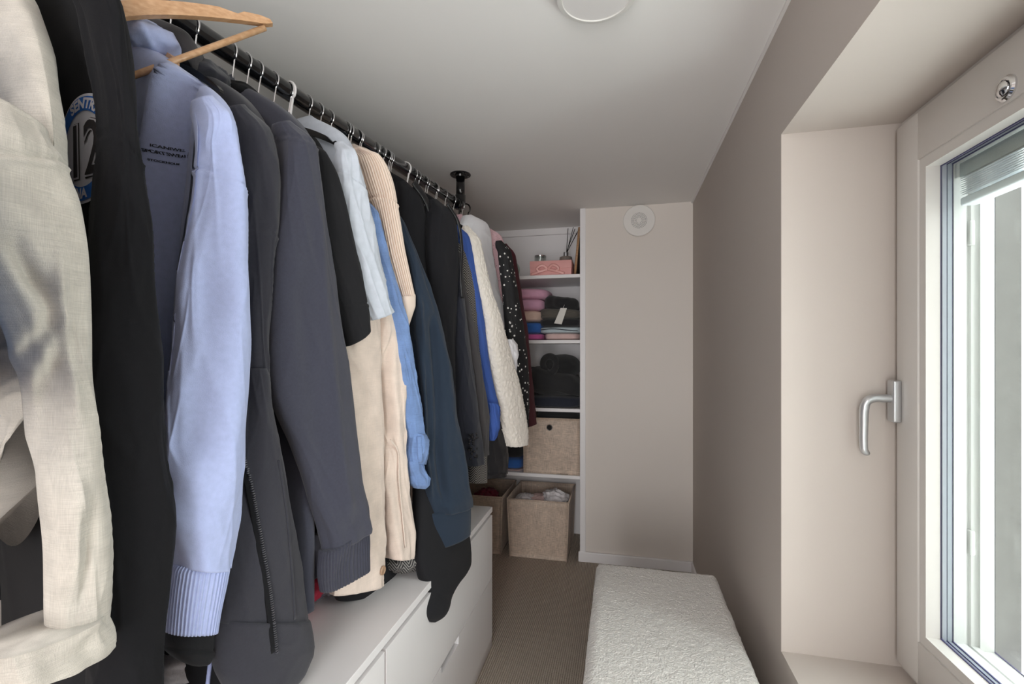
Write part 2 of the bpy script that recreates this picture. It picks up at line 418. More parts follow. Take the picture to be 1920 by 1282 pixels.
# raised venetian blind between the panes
bl = thing('venetian_blind', 'raised translucent blind bunched at the top of the window', 'blind', (.69, .5, 1.6))
M['slat'] = mat('translucent_slat', '#dfe6ea', rough=.25, spec=.6)
M['rail_grey'] = mat('grey_headrail', '#aab4b4', rough=.35)
by0 = WY0 + .14
MB().box(.671, .697, by0, 1.150, 1.571, 1.6, .002).build('headrail', M['rail_grey'], bl, True)
MB().box(.668, .70, 1.150, 1.159, 1.572, 1.602, .002).build('end_cap', M['pvc'], bl, True)
for k in range(9):
    z = 1.5665 - k * .0042
    pts = [(.6695 + .006 * i, z + .0022 * math.sin(math.pi * i / 5)) for i in range(6)]
    V, F = [], []
    for (x, zz) in pts:
        for y in (by0, 1.145 - .002 * (k % 3)):
            for dz in (0, .0008): V.append((x, y, zz + dz))
    for i in range(5):
        a, b = i * 4, (i + 1) * 4
        F += [(a, b, b + 2, a + 2), (a + 1, a + 3, b + 3, b + 1)]
    F += [(0, 2, 3, 1), (20, 21, 23, 22)] + [(i * 4, i * 4 + 1, i * 4 + 5, i * 4 + 4) for i in range(5)] + [(i * 4 + 2, i * 4 + 6, i * 4 + 7, i * 4 + 3) for i in range(5)]
    link_mesh('slat', V, F, M['slat'], bl)
MB().box(.670, .699, by0, 1.147, 1.512, 1.529, .004, 3).build('bottom_rail', M['slat'], bl, True)
for yy in (.945, .95):
    sweep('ladder_cord', smooth_path([(.667, yy + .004 * math.sin(i * 1.7), 1.57 - i * .006) for i in range(9)], 40), .0013, M['pvc'], bl, 6)
# what stands outside: the concrete facade return
fac = MB().box(.738, .782, 1.159, 1.6, -.2, 2.6).build('concrete_pier', M['concrete'])
bw = MB().box(.762, 1.9, .06, .2, -.2, 2.6).build('sky_blocker_wall', M['concrete'])  # unseen wall, added to keep sky light off the window reveal
tag(bw, 'unseen concrete wall added outside the near end of the window to block sky light', 'wall')
tag(fac, 'grey pitted concrete edge of the facade outside the window', 'wall')

# ================================================================== FIXTURES
lc = (-.055, 1.075)
lamp = thing('ceiling_lamp', 'round flat white ceiling lamp, switched off', 'lamp', (lc[0], lc[1], CEIL))
MB().lathe([(.083, 0), (.0895, -.004), (.0905, -.022), (.088, -.028), (.0775, -.030), (.076, -.0275), (.070, -.0275)], (lc[0], lc[1], CEIL), 'z', 96).build('housing', mat('lamp_housing', '#dcdad6', rough=.45), lamp, True)
MB().lathe([(.0755, -.0262), (.0755, -.0275), (.001, -.0285)], (lc[0], lc[1], CEIL), 'z', 96).build('diffuser', mat('lamp_diffuser', '#dedbda', rough=.35), lamp, True)

vp = at_y(1198, 415, YE)
vent = thing('air_vent', 'round white perforated vent disc high on the end wall', 'vent', tuple(vp))
MB().lathe([(.08, 0), (.085, -.006), (.0875, -.02), (.084, -.0225), (.04, -.0215), (.001, -.021)], tuple(vp), 'y', 80).build('cover', mat('vent_white', '#e4e0dc', rough=.4), vent, True)
hb = MB()
for rr, nn in ((.016, 12), (.0225, 20), (.029, 26), (.0355, 32), (.042, 38)):
    for i in range(nn):
        a = 2 * math.pi * (i + .5 * (nn % 4)) / nn
        c = (vp[0] + rr * math.cos(a), vp[1] - .0219, vp[2] + rr * math.sin(a))
        hb.lathe([(.0017, 0), (.0017, -.0006)], c, 'y', 6)
ho = hb.build('perforations', M['hole'], vent); ho['kind'] = 'stuff'

# ================================================================== BENCH
bench = thing('bench', 'long low bench covered in cream boucle beside the window wall', 'bench', (.115, 1.1, 0))
bx0, bx1, by0_, by1_, bz0, bz1 = -.09, .318, .45, 1.757, .30, .452
nx, ny = 150, 420
def boucle_slab():
    # rounded slab: outline param by superellipse in section, displaced by fine lumps
    V = []; F = []
    # profile across x-z (top half rounded), swept along y with rounded ends
    prof = []
    r = .03
    def arc(cx, cz, a0, a1, n): return [(cx + r * math.cos(a), cz + r * math.sin(a)) for a in np.linspace(a0, a1, n)]
    prof += [(bx0, bz0)] + [(bx0, z) for z in np.linspace(bz0, bz1 - r, 30)[1:]]
    prof += arc(bx0 + r, bz1 - r, math.pi, math.pi / 2, 12)
    prof += [(x, bz1) for x in np.linspace(bx0 + r, bx1 - r, 110)[1:]]
    prof += arc(bx1 - r, bz1 - r, math.pi / 2, 0, 12)[1:]
    prof += [(bx1, z) for z in np.linspace(bz1 - r, bz0, 30)[1:]]
    P = np.array(prof); C = np.array([(bx0 + bx1) / 2, (bz0 + bz1) / 2])
    ys = np.concatenate([[by0_], np.linspace(by0_ + .001, by1_ - .035, 330), by1_ - .035 + .035 * np.sin(np.linspace(.1, math.pi / 2, 16))])
    for y in ys:
        d = max(0, (y - (by1_ - .035)) / .035); ins = .03 * (1 - math.sqrt(max(0, 1 - d * d)))
        Q = P.copy()
        Q[:, 0] = np.clip(Q[:, 0], bx0 + ins, bx1 - ins); Q[:, 1] = np.minimum(Q[:, 1], bz1 - ins)
        V += [(a, y, b) for a, b in Q]
    n = len(P); V = np.array(V)
    for i in range(len(ys) - 1):
        for j in range(n - 1):
            F.append((i * n + j, (i + 1) * n + j, (i + 1) * n + j + 1, i * n + j + 1))
    F.append(tuple(range((len(ys) - 1) * n, len(ys) * n))); F.append(tuple(range(n))[::-1])
    d = noise3(V, 150, 3) * .0012 + noise3(V, 260, 4) * .0010 + noise3(V, 12, 5) * .0012
    nrm = np.zeros_like(V)
    top = V[:, 2] > bz1 - .02
    nrm[:, 2] = np.where(top, 1, 0); nrm[:, 0] = np.where(V[:, 0] < bx0 + .01, -1, np.where(V[:, 0] > bx1 - .01, 1, 0)); nrm[:, 1] = np.where(V[:, 1] > by1_ - .008, 1, 0)
    V += nrm * d[:, None]
    return V, F
V, F = boucle_slab(); link_mesh('cushion', V, F, M['boucle'], bench)
MB().box(bx0 + .02, bx1 - .02, by0_ + .02, by1_ - .03, .10, .30, .004).build('base', mat('bench_base', '#d8d2c8', rough=.9), bench, True)
for x in (bx0 + .05, bx1 - .05):
    for y in (by0_ + .08, by1_ - .09):
        MB().lathe([(.014, 0), (.02, .10)], (x, y, 0), 'z', 16).build('leg', M['oak'], bench, True)

# ================================================================== DRAWER UNITS under the rail
DX, DT = -.52, .574
top = MB().box(DX - .47, DX, .02, 1.889, DT - .02, DT, .0012).build('dresser_top', M['white'])
tag(top, 'long white worktop lying over the two drawer units', 'worktop')
def dresser(y0, y1, label, cut):
    t = thing('chest_of_drawers', label, 'dresser', (DX - .235, (y0 + y1) / 2, 0), 'white drawer units')
    xb = DX - .46
    c = MB()
    c.box(xb, DX - .02, y0, y0 + .016, .04, DT - .02); c.box(xb, DX - .02, y1 - .016, y1, .04, DT - .02)
    c.box(xb, xb + .01, y0, y1, .04, DT - .02); c.box(xb, DX - .02, y0, y1, .04, .056); c.box(xb, DX - .03, y0, y1, DT - .034, DT - .02)
    c.build('carcass', M['white'], t)
    MB().box(xb, DX - .002, y0 + .002, y1 - .002, 0, .038, .001).build('plinth', M['white'], t, True)
    g = .0035
    for (z0, z1, ct) in ((.287, DT - .032, False), (.042, .284, True)):
        ya, yb = y0 + .0025, y1 - .0025
        if ct and cut:
            c0, c1 = cut
            pts = [(ya, z0), (yb, z0), (yb, z1), (c1, z1), (c1 - .004, z1 - .024), (c0 + .004, z1 - .024), (c0, z1), (ya, z1)]
        else:
            c0, c1 = y1 - .335, y1 - .165
            pts = [(ya, z0), (yb, z0), (yb, z1), (ya, z1)]
        MB().prism(pts, 'x', DX - .018, DX).build('drawer_front', M['white'], t)
        if ct:
            MB().box(DX - .07, DX - .022, y0 + .03, y1 - .03, z1 - .04, z1 - .034).build('drawer_box', M['white'], t)
    return t
dresser(.982, 1.888, 'white two-drawer unit at the far end, with a notched handle', (1.32, 1.475))
dresser(.03, .978, 'white drawer unit nearest the camera, mostly under the clothes', (.42, .575))
# ================================================================== RAIL
# the rail runs slightly askew: x = RA + RB * y
p1, p2 = at_z(419, 92, 1.888), at_z(866, 388, 1.888)
RB = (p2[0] - p1[0]) / (p2[1] - p1[1]); RA = p1[0] - RB * p1[1]; RZ = 1.888
def rail_x(y): return RA + RB * y
fl = at_z(866, 325, CEIL); YEND = fl[1]
rail = thing('clothes_rail', 'glossy black pipe clothes rail hung from the ceiling', 'clothes rail', (rail_x(1.2), 1.2, RZ))
sweep('pipe', [(rail_x(y), y, RZ) for y in (-1.38, 0, 1, YEND)], .0215, M['black_metal'], rail, 28)
ex = rail_x(YEND)
sweep('elbow', smooth_path([(rail_x(YEND - .045), YEND - .045, RZ), (rail_x(YEND - .01), YEND - .01, RZ + .001), (ex, YEND + .006, RZ + .012), (ex, YEND + .01, RZ + .05)], 16), .0245, M['black_metal'], rail, 28)
sweep('drop_post', [(ex, YEND + .01, RZ + .02), (ex, YEND + .01, CEIL - .004)], .0205, M['black_metal'], rail, 28)
fo = MB().lathe([(.048, 0), (.048, -.004), (.046, -.006), (.026, -.006), (.024, -.014), (.02, -.014)], (ex, YEND + .01, CEIL), 'z', 48).build('flange', M['black_metal'], rail, True)
for a in (.6, 2.2, 3.8, 5.4):
    MB().lathe([(.005, -.006), (.0045, -.009), (.001, -.0095)], (ex + .036 * math.cos(a), YEND + .01 + .036 * math.sin(a), CEIL), 'z', 12).build('screw', M['black_metal'], fo, True)

# ================================================================== GARMENT BUILDERS
def u2(v): return v / (np.linalg.norm(v) + 1e-12)
class Plane:
    """vertical plane through p0 with horizontal direction d; n faces the room"""
    def __init__(s, p0, d):
        s.p0 = np.array([p0[0], p0[1], 0.]); s.d = u2(np.array([d[0], d[1], 0.]))
        s.n = np.array([s.d[1], -s.d[0], 0.])
        if s.n[0] < 0 and abs(s.n[0]) > abs(s.n[1]): s.n = -s.n
        if abs(s.n[0]) <= abs(s.n[1]) and s.n[1] > 0: s.n = -s.n
    def hit(s, x, y):
        r = ray(x, y); t = np.dot(s.p0 - CAM * [1, 1, 0], s.n) / np.dot(r, s.n); q = CAM + r * t
        return np.array([np.dot(q - s.p0, s.d), q[2]])
    def k(s, x):
        r = ray(x, CY); return abs(np.dot(r, s.d) / np.dot(r, s.n))
    def pt(s, a, b, z): return s.p0 + s.d * a + s.n * b + np.array([0, 0, z])
def arm_plane(px, X, alpha):
    q = at_x(px, CY, X); a = math.radians(alpha)
    return Plane(q, (math.sin(a), math.cos(a)))
def resample(A, n, sm=2.0):
    A = np.array(A, float); d = np.r_[0, np.cumsum(np.maximum(1e-4, np.linalg.norm(np.diff(A[:, :2] + A[:, 2:4], axis=0), axis=1)))]
    t = np.linspace(0, d[-1], n); B = np.stack([np.interp(t, d, A[:, j]) for j in range(A.shape[1])], 1)
    if sm:
        w = int(sm * n / 60); 
        if w > 0:
            ker = np.exp(-.5 * (np.arange(-2 * w, 2 * w + 1) / w) ** 2); ker /= ker.sum()
            for j in range(B.shape[1]):
                e = np.r_[2 * B[0, j] - B[1:2 * w + 1, j][::-1], B[:, j], 2 * B[-1, j] - B[-2 * w - 1:-1, j][::-1]]
                B[:, j] = np.convolve(e, ker, 'valid')
    return B
def grid_faces(nr, ns, closed=True):
    F = []
    for i in range(nr - 1):
        for j in range(ns if closed else ns - 1):
            j2 = (j + 1) % ns
            F.append((i * ns + j, (i + 1) * ns + j, (i + 1) * ns + j2, i * ns + j2))
    return F
SEED = [100]
def folds(th, v, L, nf=5, A=.006, fz=2.0, shear=.6, wr=.003, wrn=9, wb=0., seam=None, bunch=0.):
    """cloth relief: long folds, diagonal wrinkles, bunching towards the end"""
    SEED[0] += 7; s = SEED[0]
    a = th / (2 * math.pi)
    f = vnoise(a + shear * .12 * np.sin(v * 3 + s), v * fz * L * 2 + 3, nf, s) * A
    f += vnoise(a * 1.0, v * fz * L * 5 + 1, nf * 2, s + 1) * A * .4
    if wr:
        w = 1 - np.abs(vnoise((a * 2 + v * L * shear * 1.5), v * L * wrn + a * 3, 6, s + 2))
        f += (w ** 3 - .3) * wr * (1 - wb + wb * v ** 2 * 2)
        w2 = 1 - np.abs(vnoise((a - v * L * shear * 1.2), v * L * wrn * 1.3 + 7, 9, s + 3))
        f += (w2 ** 3 - .3) * wr * .7 * (1 - wb + wb * v ** 2 * 2)
    if bunch:
        f += bunch * np.exp(-((1 - v) / .10) ** 2) * vnoise(a, v * 2, 11, s + 4)
        f += bunch * .6 * np.exp(-((1 - v) / .22) ** 2) * np.sin(v * L * 60 + 2 * vnoise(a, v * 6, 6, s + 5)) * .5
    if seam:
        for (vs, sl, amp) in seam:
            x = v - vs - sl * np.cos(th)
            f += amp * (np.exp(-(x * L / .003) ** 2) - 1.2 * np.exp(-((x * L + .006) / .0025) ** 2))
    return f
def tube(name, rows, pl, thick, m, parent, ns=96, nr=130, fold=None, ribs=0, rib_amp=.0012, sm=2.0, expo=2.3, close_top=True, close_bot=True, label=None, lean=0., wall=False, tuck=0., ridges=()):
    """sleeve-like tube; rows in picture coordinates: (y, xL, xR) or (yL, xL, yR, xR)"""
    SEED[0] = zlib.crc32(repr((name, rows)).encode()) % 99991
    A = []; y_0, y_1 = rows[0][0], rows[-1][0]
    for r in rows:
        yl, xl, yr, xr = (r[0], r[1], r[0], r[2]) if len(r) == 3 else r
        pq = Plane(pl.p0 + pl.n * lean * (yl - y_0) / (y_1 - y_0), pl.d) if lean else pl
        a, b = pq.hit(xl, yl), pq.hit(xr, yr)
        A.append([a[0], a[1], b[0], b[1], (xl + xr) / 2])
    B = resample(A, nr, sm)
    th = np.arange(ns) * 2 * math.pi / ns
    C = (B[:, 0:2] + B[:, 2:4]) / 2; Hh = (B[:, 2:4] - B[:, 0:2]) / 2
    L = float(np.sum(np.linalg.norm(np.diff(C, axis=0), axis=1)))
    v = np.linspace(0, 1, nr)
    hw = np.linalg.norm(Hh, axis=1)
    kk = np.array([pl.k(x) for x in B[:, 4]])
    T = np.minimum(thick, .72 * hw / np.maximum(kk, .3))
    sc = np.sqrt(np.maximum(hw ** 2 - (T * kk) ** 2, (hw * .3) ** 2)) / np.maximum(hw, 1e-6)
    TH, VV = np.meshgrid(th, v)
    ct, st = np.cos(TH), np.sin(TH)
    cx = np.sign(ct) * np.abs(ct) ** (2 / expo); sx = np.sign(st) * np.abs(st) ** (2 / expo)
    D = folds(TH, VV, L, **(fold or {})) if fold is not None else np.zeros_like(TH)
    fade = np.minimum(1, np.minimum(VV / .04 + .15, 1))
    D = D * fade
    if ribs: D = D + rib_amp * (np.cos(TH * ribs) if ribs > 40 else 2 * np.abs(np.cos(TH * ribs / 2)) ** .7 - 1.2)
    # normal of the ellipse
    na = ct / np.maximum(hw * sc, .004)[:, None]; nb = st / np.maximum(T, .004)[:, None]
    nl = np.sqrt(na ** 2 + nb ** 2); na, nb = na / nl, nb / nl
    hd = Hh / np.maximum(hw, 1e-6)[:, None]
    S = C[:, 0][:, None] + (cx * (hw * sc)[:, None] + na * D) * hd[:, 0][:, None]
    Z = C[:, 1][:, None] + (cx * (hw * sc)[:, None] + na * D) * hd[:, 1][:, None]
    N = sx * T[:, None] + nb * D + lean * VV
    if tuck:
        w_ = np.clip(VV / .07, 0, 1); N = N - tuck * (1 - w_ * w_ * (3 - 2 * w_))
    for (poly, amp, wid) in ridges:
        pq = np.array([pl.hit(*q) for q in poly]); oo = np.argsort(pq[:, 1])
        sc_ = np.interp(Z, pq[oo, 1], pq[oo, 0]); z0_, z1_ = pq[:, 1].min(), pq[:, 1].max()
        ins = np.clip((Z - z0_) / .05 + .5, 0, 1) * np.clip((z1_ - Z) / .05 + .5, 0, 1)
        N = N + (st > -.2) * amp * ins * np.exp(-((S - sc_) / wid) ** 2)
    P = pl.p0[None, None] + S[..., None] * pl.d + N[..., None] * pl.n
    P[..., 2] = Z
    V = P.reshape(-1, 3); F = grid_faces(nr, ns)
    if wall:   # give the open end a turned-in inner wall
        inner = P[::-1][:max(8, nr // 4)].copy(); cen = inner.mean(axis=1, keepdims=True)
        inner = cen + (inner - cen) * .93
        k0 = (nr - 1) * ns; base = len(V); V = np.vstack([V, inner.reshape(-1, 3)])
        ni = inner.shape[0]
        F += [tuple(base + q for q in f) for f in grid_faces(ni, ns)]
        F += [(k0 + j, base + j, base + (j + 1) % ns, k0 + (j + 1) % ns) for j in range(ns)]
    elif close_bot:
        F.append(tuple((nr - 1) * ns + j for j in range(ns))[::-1])
    if close_top: F.append(tuple(range(ns)))
    o = link_mesh(name, V, F, m, parent, True, label)
    return o, P
def body(name, cont, A, B, hem, thick, m, parent, ns=128, nr=120, fold=None, cap=.27, ridges=(), label=None, hem_w=None, tmin=.012, tail=0.):
    """trunk of a garment: contour (picture points from neck over the shoulder down) on the plane A-B.
    A, B = (px, X) of neck and shoulder.  Returns object, plane, centre."""
    a = at_x(A[0], CY, A[1]); b = at_x(B[0], CY, B[1])
    d = u2((b - a) * [1, 1, 0])
    if a[1] > 1.05: d = np.array([math.cos(.2), -math.sin(.2), 0])      # farther along, all hang square to the rail
    # centre: where the plane crosses the rail
    t = (RA + RB * a[1] - a[0]) / (d[0] - RB * d[1]); c = a + d * t
    pl = Plane(c, d)
    q = np.array([pl.hit(*p) for p in cont])
    SEED[0] = zlib.crc32(repr((name, cont)).encode()) % 99991
    zt = min(q[0, 1], 1.838)      # the neck stays below the rail
    z = np.r_[np.linspace(zt, q[:, 1].min() if len(q) > 1 else zt, 50)[:-1], np.linspace(q[:, 1].min(), hem, nr - 49)] if q[-1, 1] > hem else np.linspace(zt, hem, nr)
    zz = q[::-1, 1]; xx = q[::-1, 0]
    o = np.argsort(zz); xr = np.interp(z, zz[o], xx[o])
    if hem_w is not None:
        f = np.clip((q[-1, 1] - z) / max(1e-6, q[-1, 1] - hem), 0, 1); xr = xr * (1 - f) + hem_w * f
    ker = np.exp(-.5 * (np.arange(-4, 5) / 2.) ** 2); ker /= ker.sum()
    xs = np.convolve(np.r_[[xr[0]] * 4, xr, [xr[-1]] * 4], ker, 'valid')
    xs = np.clip(xs, .01, None); xl = np.minimum(xs, cap)
    v = np.linspace(0, 1, nr); T = thick * np.clip(.35 + (zt - z) / .12, 0, 1) * np.clip(.3 + (zt - z) / .03, 0, 1); T = np.maximum(T, tmin * np.clip((zt - z) / .02, .2, 1))
    th = np.arange(ns) * 2 * math.pi / ns; TH, VV = np.meshgrid(th, v)
    ct, st = np.cos(TH), np.sin(TH)
    cx = np.sign(ct) * np.abs(ct) ** .8; sx = np.sign(st) * np.abs(st) ** .7
    D = folds(TH, VV, zt - hem, **(fold or {})) if fold is not None else 0 * TH
    D = D * np.clip(VV / .12, 0, 1)
    S = np.where(cx > 0, cx * xs[:, None], cx * xl[:, None])
    N = sx * T[:, None] + np.sign(sx) * D * np.abs(sx) ** .5
    Zg = np.repeat(z[:, None], ns, 1) + tail * (S / xs[:, None]) ** 2 * VV ** 3
    for (poly, amp, wid) in ridges:
        pq = np.array([pl.hit(*p) for p in poly]); oo = np.argsort(pq[:, 1])
        sc_ = np.interp(Zg, pq[oo, 1], pq[oo, 0]); inside = np.clip((Zg - pq[:, 1].min()) / .05 + 1, 0, 1) * np.clip((pq[:, 1].max() - Zg) / .05 + 1, 0, 1)
        N = N + np.where(sx > 0, 1, 0) * amp * inside * np.exp(-((S - sc_) / wid) ** 2)
    P = pl.p0[None, None] + S[..., None] * pl.d + N[..., None] * pl.n; P[..., 2] = Zg
    F = grid_faces(nr, ns); F.append(tuple(range(ns))); F.append(tuple((nr - 1) * ns + j for j in range(ns))[::-1])
    ob = link_mesh(name, P.reshape(-1, 3), F, m, parent, True, label)
    def front(s, zq):   # offset of the front face at (s, z)
        i = int(np.argmin(abs(z - zq))); row = P[i]; sel = sx[i] > .02
        ss = S[i][sel]; nn = N[i][sel]; oo = np.argsort(ss)
        return float(np.interp(s, ss[oo], nn[oo]))
    return ob, pl, c, front
def mirror_sleeve(P, pl, c, m, parent, name='sleeve', f=.82, step=3):
    """the sleeve on the wall side: the visible one mirrored about the garment's centre"""
    Q = P[::step, ::2].copy(); d = pl.d; a = (Q - c) @ d
    Q = Q - np.outer(a.ravel(), d).reshape(Q.shape) * (1 + f)
    nr, ns = Q.shape[:2]; F = [f_[::-1] for f_ in grid_faces(nr, ns)]
    F.append(tuple(range(ns))[::-1]); F.append(tuple((nr - 1) * ns + j for j in range(ns)))
    Q[..., 0] = np.maximum(Q[..., 0], XL + .004)
    return link_mesh(name, Q.reshape(-1, 3), F, m, parent)
def strip(name, pts, pl, off, wid, thick, m, parent, label=None, n=40):
    """narrow band along picture points on a plane, raised by off"""
    q = np.array([pl.hit(*p) for p in pts]); P3 = [pl.pt(a, off, 0) + np.array([0, 0, z]) for a, z in q]
    return sweep(name, smooth_path(P3, n), wid, m, parent, 8, flat=(tuple(pl.n), thick / wid), label=label)
from mathutils.bvhtree import BVHTree
def bvh_of(*objs):
    vs, fs = [], []
    for o in objs:
        k = len(vs); off = o.location; p = o.parent
        w = Vector(off)
        while p is not None: w = w + p.location; p = p.parent
        vs += [v.co + w for v in o.data.vertices]; fs += [tuple(i + k for i in f.vertices) for f in o.data.polygons]
    return BVHTree.FromPolygons(vs, fs)
def on_cloth(bv, x, y):
    """point and normal on a cloth surface seen along a picture ray"""
    d = Vector(ray(x, y)).normalized(); loc, nrm, i, dist = bv.ray_cast(Vector((0, 0, H)), d)
    if loc is None: return None
    if nrm.dot(d) > 0: nrm = -nrm
    return np.array(loc), np.array(nrm)
def seam_on(name, bv, pts, wid, thick, m, parent, n=40, label=None, off=0.):
    """stitched band laid on the cloth surface"""
    q = smooth_path([(x, y, 0) for x, y in pts], n); hits = [on_cloth(bv, a, b) for a, b, _ in q]; hits = [h for h in hits if h is not None]
    if len(hits) < 4: return None
    nn = np.mean([h[1] for h in hits], axis=0)
    P3 = np.array([h[0] + h[1] * (thick * .4 + off) for h in hits])
    for _ in range(2): P3[1:-1] = (P3[:-2] + 2 * P3[1:-1] + P3[2:]) / 4
    return sweep(name, P3, wid, m, parent, 8, flat=(tuple(nn), thick / wid), label=label)
def hanger(y, kind, d, label, ztop=1.79, half=.165, drop=.085, roll=0., group='hangers on the black rail', z_off=0., bar=False, notch=False, loc=None):
    """kind: wood / black / white; hook over the rail at y, arms along horizontal direction d"""
    c = np.array([rail_x(y), y, 0.]) if loc is None else np.array([loc[0], loc[1], 0.])
    d = u2(np.array([d[0], d[1], 0.])); nrm = np.array([-d[1], d[0], 0.])
    t = thing('clothes_hanger', label, 'hanger', (c[0], c[1], RZ), group)
    cr, sr = math.cos(roll), math.sin(roll)
    def W(s, z, n=0.):   # local, rolled about the hook
        dz = z - RZ; s2, z2 = s * cr - dz * sr, s * sr + dz * cr
        return c + d * s2 + nrm * n + np.array([0, 0, RZ + z2])
    hm = {'wood': M['chrome'], 'black': M['chrome'], 'white': M['white_plastic'], 'felt': M['black_plastic']}[kind]
    hr = .0018 if kind in ('wood', 'black') else .0033
    R = .0215 + hr + .0006
    pts = [W(0, ztop - .005), W(0, ztop + .022), W(.006, ztop + .03)]
    pts += [W(R * math.cos(a), RZ + R * math.sin(a)) for a in np.radians(np.arange(-50, 206, 12))]
    sweep('hook', smooth_path(pts, 60), hr, hm, t, 8)
    bm_ = {'wood': M['oak'], 'black': M['black_plastic'], 'white': M['white_plastic'], 'felt': M['black_plastic']}[kind]
    # arms: one bent board
    n = 41; V = []; ht0 = .026 if kind == 'wood' else .016; tk = .006 if kind == 'wood' else .004
    for i in range(n):
        s = -half + 2 * half * i / (n - 1); x = abs(s) / half
        zc = ztop - .012 - drop * (x ** 1.5) ; hh = ht0 * (1 - .45 * x ** 3) * .5
        if x > .97: hh *= .55
        up = zc + hh
        if notch and .74 < x < .82: up -= .010 * math.sin((x - .74) / .08 * math.pi)
        for (nn, zq) in ((-tk, zc - hh), (tk, zc - hh), (tk, up), (-tk, up)): V.append(W(s, zq, nn))
    F = grid_faces(n, 4); F += [(0, 1, 2, 3), tuple((n - 1) * 4 + j for j in (3, 2, 1, 0))]
    link_mesh('shoulder_board', V, F, bm_, t, False)
    if bar:
        zb = ztop - .012 - drop - .004
        sweep('trouser_bar', [W(-half * .93, zb), W(0, zb), W(half * .93, zb)], .0055 if kind == 'wood' else .0035, bm_, t, 10)
    return t, W
def collar(pl, c, z, rx, ry, h, th, m, parent, name='collar', tilt=.0, n=64, gap=0., fold=.003, label=None):
    """standing/folded ring of cloth round the neck"""
    SEED[0] += 3; V = []; k = 7
    for i in range(n):
        a = 2 * math.pi * i / n
        w = fold * math.sin(3 * a + SEED[0]) + fold * .6 * math.sin(5 * a + 1)
        for j in range(2 * k):
            b = 2 * math.pi * j / (2 * k)
            rr = th * math.cos(b); zz = h * .5 * math.sin(b)
            r_s, r_n = rx + rr + w, ry + rr + w
            V.append(c * [1, 1, 0] + pl.d * (r_s * math.cos(a)) + pl.n * (r_n * math.sin(a)) + np.array([0, 0, z + zz + tilt * math.sin(a) - .018 * abs(math.cos(a)) + w]))
    F = grid_faces(n, 2 * k)
    F += [((n - 1) * 2 * k + j, j, (j + 1) % (2 * k), (n - 1) * 2 * k + (j + 1) % (2 * k)) for j in range(2 * k)]
    return link_mesh(name, V, F, m, parent, True, label)

def superbox(x0, x1, y0, y1, z0, z1, e=.3, n=56, m=40, layers=0, groove=.006, amp=.004, sc=14, seed=1, sag=0., tilt=0., side=.45):
    th = np.linspace(-math.pi, math.pi, n, endpoint=False); ph = np.linspace(-math.pi / 2, math.pi / 2, m)
    PH, TH = np.meshgrid(ph, th, indexing='ij')
    def f(w, e): return np.sign(w) * np.abs(w) ** e
    ez = e
    X = f(np.cos(PH), ez) * f(np.cos(TH), side); Y = f(np.cos(PH), ez) * f(np.sin(TH), side); Z = f(np.sin(PH), ez * 1.3)
    P = np.stack([X, Y, Z], -1).reshape(-1, 3); S = np.array([x1 - x0, y1 - y0, z1 - z0]) / 2; C = np.array([x0 + x1, y0 + y1, z0 + z1]) / 2
    r = np.ones(len(P))
    if layers:
        zz = (P[:, 2] + 1) / 2; sd = np.clip(np.maximum(abs(P[:, 0]), abs(P[:, 1])) * 1.2 - .2, 0, 1)
        r = 1 - groove / S[:2].min() * (np.abs(np.cos(zz * math.pi * layers)) ** 8) * sd
    Q = P * S; Q[:, :2] *= r[:, None]
    Q[:, 2] += -sag * (P[:, 0] ** 2) * (P[:, 2] > 0) + tilt * P[:, 0] * (P[:, 2] > -.6)
    W = Q + C
    d = noise3(W, sc, seed) * amp + noise3(W, sc * 2.3, seed + 1) * amp * .5
    nrm = P / (np.linalg.norm(P, axis=1, keepdims=True) + 1e-9)
    lo = np.clip((P[:, 2] + .9) / .4, 0, 1)
    W = W + nrm * (d * lo)[:, None]
    W[:, 2] = np.maximum(W[:, 2], z0)
    F = grid_faces(m, n); F = [q[::-1] for q in F]
    return W, F
def hood(pl, c, z, r, m, parent, seed, name='hood'):
    """folded-down hood resting on the shoulders: a soft lump with creases"""
    V, F = superbox(-r[0], r[0], -r[1], r[1], -r[2], r[2], .9, n=80, m=50, amp=0, side=.9)
    w = V + .012 * np.stack([noise3(V + 5, 30, seed + k) for k in (1, 2, 3)], 1)
    f = 1 + .16 * ((1 - np.abs(noise3(w + 3, 26, seed))) ** 2 - .5) + .08 * noise3(w + 9, 50, seed + 4)
    V = V * f[:, None]; V[:, 2] -= .25 * np.abs(V[:, 0])
    return link_mesh(name, c * [1, 1, 0] + np.outer(V[:, 0], pl.d) + np.outer(V[:, 1], pl.n) + np.outer(V[:, 2], [0, 0, 1]) + np.array([0, 0, z]), F, m, parent)

M['black_plastic'] = mat('black_hanger_plastic', '#101012', rough=.22)
M['white_plastic'] = mat('white_hanger_plastic', '#e6e2e2', rough=.35)
M['linen'] = weave('grey_linen', '#b7b1a8', amt=.2, sx=1700, sz=1500, slub=.3)
M['cream_linen'] = weave('cream_linen', '#d8c7bb', amt=.1, slub=.18, sx=1700, sz=1500)
M['denim'] = weave('washed_denim', '#6a86b6', amt=.2, sx=1500, sz=1500, slub=.35)
M['ltblue'] = mat('light_blue_sweat', '#9faad0', rough=.95, sheen=.25, bump=.25, bscale=700, bdist=.0012, var=.06, vscale=120)
M['blacksweat'] = mat('black_sweat', '#121215', rough=.95, sheen=.02, bump=.25, bscale=700, bdist=.001, var=.1, vscale=200, spec=.2)
M['charcoal'] = mat('charcoal_sweat', '#373844', rough=.95, sheen=.15, bump=.25, bscale=700, bdist=.001, var=.08, vscale=200, spec=.2)
M['zipblack'] = mat('faded_black_sweat', '#2b2b33', rough=.95, sheen=.15, bump=.25, bscale=700, bdist=.001, var=.08, vscale=200, spec=.2)
